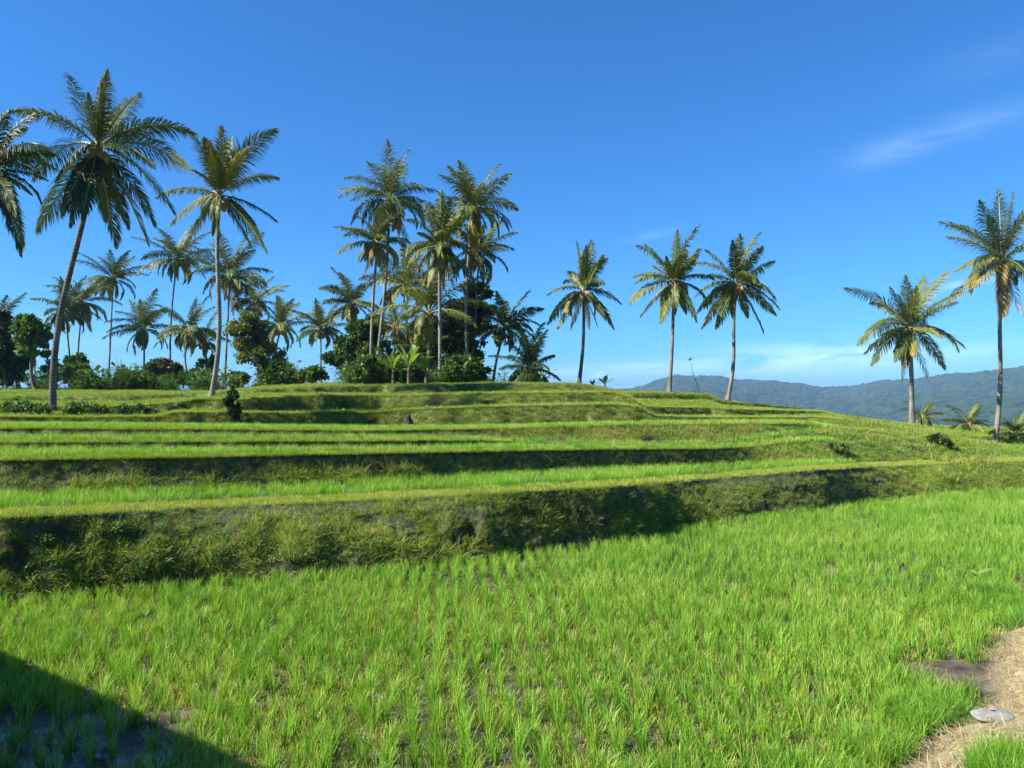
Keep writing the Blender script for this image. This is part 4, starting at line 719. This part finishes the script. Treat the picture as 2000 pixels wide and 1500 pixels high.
# antenna masts on the hilltop
mm = solid('mast_steel', [(.3, (.45, .42, .42)), (.7, (.6, .56, .56))], scale=.5)
for i, (x, y0, y1, lb) in enumerate(((1322, 741, 724, 'taller antenna mast on the far hilltop'), (1334, 740, 728, 'shorter antenna mast on the far hilltop, right of the taller one'))):
    D = 2290; b = P(x, y0, D); t = P(x, y1, D); root = empty('antenna_mast', b, lb, 'antenna', 'antenna masts on the far hill')
    mb = MB(); mb.tube([b, (b + t) / 2, t], [.8, .6, .35], 4); link('mast', mb.mesh('mast', mm, False, b), root)
    mb = MB(); mb.ball(b + (t - b) * .8 + [1.2, -1, 0], 1.4, squash=(1, .5, 1)); link('dish', mb.mesh('dish', mm, True, b), root)
# stump in the terrace bank
D = 28.3; b = P(797, 832, D); root = empty('tree_stump', b, 'rotten brown tree stump stuck in the second bank of the hill', 'tree stump')
mb = MB(); pts = np.array([b + [0, 0, -.1], b + [.02, 0, .15], b + [-.02, 0, .3], b + [.03, 0, .42]]); mb.tube(pts, [.24, .17, .14, .07], 8); link('stump', mb.mesh('stump', solid('rotten_wood', [(.3, (.02, .015, .012)), (.7, (.06, .045, .03))], scale=14), True, b), root)
mb = MB()
for k in range(6): a = k * 1.05 - .4; hv = np.array([math.cos(a), -abs(math.sin(a)), 0]); mb.tube([b + [0, 0, .1], b + hv * .25 + [0, 0, .0], b + hv * .42 - [0, 0, .1]], [.06, .045, .02], 6)
link('roots', mb.mesh('roots', M_bark, True, b), root)
# dark root masses in eroded banks
for x, y, D, sz, lb in ((1088, 866, 23.6, .5, 'dark dead root tangle in the eroded bank right of centre'), (1268, 858, 24.6, .34, 'smaller dark root tangle in the bank below the palm pair'), (1575, 828, 30, .25, 'small dead brushwood heap at the corner of the mound')):
    b = P(x, y, D); mb = MB()
    for k in range(46):
        a, e = rng.random() * 6.283, rng.random() * 1.3; d = np.array([math.cos(a) * math.cos(e) * 1.6, math.sin(a) * math.cos(e) * .6 - .2, math.sin(e) * .8]); q = d * sz * (.5 + .6 * rng.random()); mb.tube(bez(b + rng.normal(size=3) * [.12, .05, .04], b + q * .6 + rng.normal(size=3) * .06, b + q + [0, 0, -.1], 6), np.linspace(.022, .006, 6), 4, cap=False)
    o = link('root_tangle', mb.mesh('root_tangle', solid('dead_root', [(.3, (.035, .024, .02)), (.7, (.10, .075, .06))], scale=12), False, b)); o.location = tuple(b); tag(o, lb, 'dead roots', 'dead root tangles')
# white stone on the bund
def stone(x, y, z, r, sq, label, seed, mat):
    D = (H - z) * F / (y - HOR); b = P(x, y, D); b[2] = gz(b[0], b[1]) + .04; rg = np.random.default_rng(seed); mb = MB(); mb.ball([0, 0, 0], r, nu=20, nv=12, squash=sq)
    V = mb.V[0]; d = unit(V); V *= 1 + .25 * (fbm(d[:, 0] * 2 + seed, d[:, 1] * 2 + d[:, 2], 4)[:, None] - .5) * 2
    o = link('stone', mb.mesh('stone', mat, True)); o.location = tuple(b); tag(o, label, 'stone'); return o
ms = solid('pale_stone', [(.3, (.15, .15, .14)), (.7, (.30, .29, .27))], scale=9, bump=.5)
stone(1940, 1386, .27, .17, (1.25, .8, .3), 'flat whitish stone lying in the straw beside the tall grass corner', 3, ms)
# broad leaved weed at the field edge
D = (H - .1) * F / (1165 - HOR); b = P(1905, 1165, D); root = empty('broadleaf_weed', b, 'yellow green weed with two broad leaves at the right field edge', 'plant')
mb = MB(); mb.tube([b, b + [0, 0, .2], b + [.01, 0, .36]], [.012, .01, .008], 6, .6); link('stem', mb.mesh('stem', M_banana, True, b), root)
for a, ln in ((0.2, .30), (2.7, .27), (4.4, .2), (1.6, .18)):
    hv = np.array([math.cos(a), math.sin(a) * .6, .5]); r = bez(b + [0, 0, .33], b + [0, 0, .36] + hv * ln * .6, b + [0, 0, .33] + hv * ln * [1.3, 1.3, .6], 9); t = unit(np.gradient(r, axis=0)); sd_ = unit(np.cross(t, [0, 0, 1.])); wv = (np.sin(np.pi * np.linspace(.03, .98, 9)) ** .7 * .05)[:, None]
    V = np.concatenate([r - sd_ * wv, r - [0, 0, .01], r + sd_ * wv]); k = np.arange(8)[:, None]; mb = MB(); mb.add(V, np.concatenate([k + [0, 9, 10, 1], k + [9, 18, 19, 10]]), .85); link('leaf', mb.mesh('leaf', M_banana, True, b), root)

# ------------------------------------------------------------------ hut added out of view so its roof shades the lower left corner
HC = np.array([-9.45, 5.85, 0.]); HA = math.atan2(-2.6, 3.7)
def hx(u, v, z): return HC + np.array([math.cos(HA) * u - math.sin(HA) * v, math.sin(HA) * u + math.cos(HA) * v, z])
root = empty('shade_hut', HC, 'unseen hut with gabled thatch roof, added left of the photographer to shade the lower left corner', 'hut')
wood = solid('hut_timber', [(.3, (.10, .07, .045)), (.7, (.22, .16, .10))], scale=6, stretch=(1, 1, .2)); thatch = solid('thatch', [(.3, (.12, .09, .05)), (.7, (.30, .23, .13))], scale=14, bump=.8, stretch=(1, 1, .3))
for u in (-2.4, 2.4):
    for v in (-1.5, 1.5): mb = MB(); mb.tube([hx(u, v, -.1), hx(u, v, 1.8), hx(u, v, 3.5)], [.09, .085, .08], 8); link('post', mb.mesh('post', wood, True, HC), root)
mb = MB(); mb.box(hx(0, 0, .9), (4.9, 3.1, .08), HA); link('floor', mb.mesh('floor', wood, False, HC), root)
mb = MB(); V = []
for v, z in ((-2.1, 3.0), (0, 4.5), (2.1, 3.0), (2.05, 2.85), (0, 4.3), (-2.05, 2.85)):
    for u in (-3.7, 3.7): V.append(hx(u, v, z))
mb.add(V, [[0, 2, 3, 1], [2, 4, 5, 3], [4, 6, 7, 5], [6, 8, 9, 7], [8, 10, 11, 9], [10, 0, 1, 11], [0, 10, 8, 2], [2, 8, 6, 4], [1, 3, 9, 11], [3, 5, 7, 9]]); link('roof', mb.mesh('roof', thatch, False, HC), root)

# ------------------------------------------------------------------ haze
def haze():
    m = bpy.data.materials.new('haze_air'); m.use_nodes = True; nt = m.node_tree; nt.nodes.clear(); v = nt.nodes.new('ShaderNodeVolumePrincipled'); o = nt.nodes.new('ShaderNodeOutputMaterial')
    v.inputs['Color'].default_value = (.34, .60, 1, 1); v.inputs['Density'].default_value = 0.00016; v.inputs['Anisotropy'].default_value = .0
    nt.links.new(v.outputs[0], o.inputs['Volume'])
    try: m.cycles.homogeneous_volume = True
    except Exception: pass
    s, zb_, zt = 9300, -63, 100
    V = [(x, y, z) for x in (-s, s) for y in (-s, s) for z in (zb_, zt)]
    me = mesh_quads('haze', V, [[0, 1, 3, 2], [4, 6, 7, 5], [0, 4, 5, 1], [2, 3, 7, 6], [0, 2, 6, 4], [1, 5, 7, 3]], m)
    tag(link('haze', me), 'thin bluish air fading the far hills', 'haze', None, 'stuff')
haze()
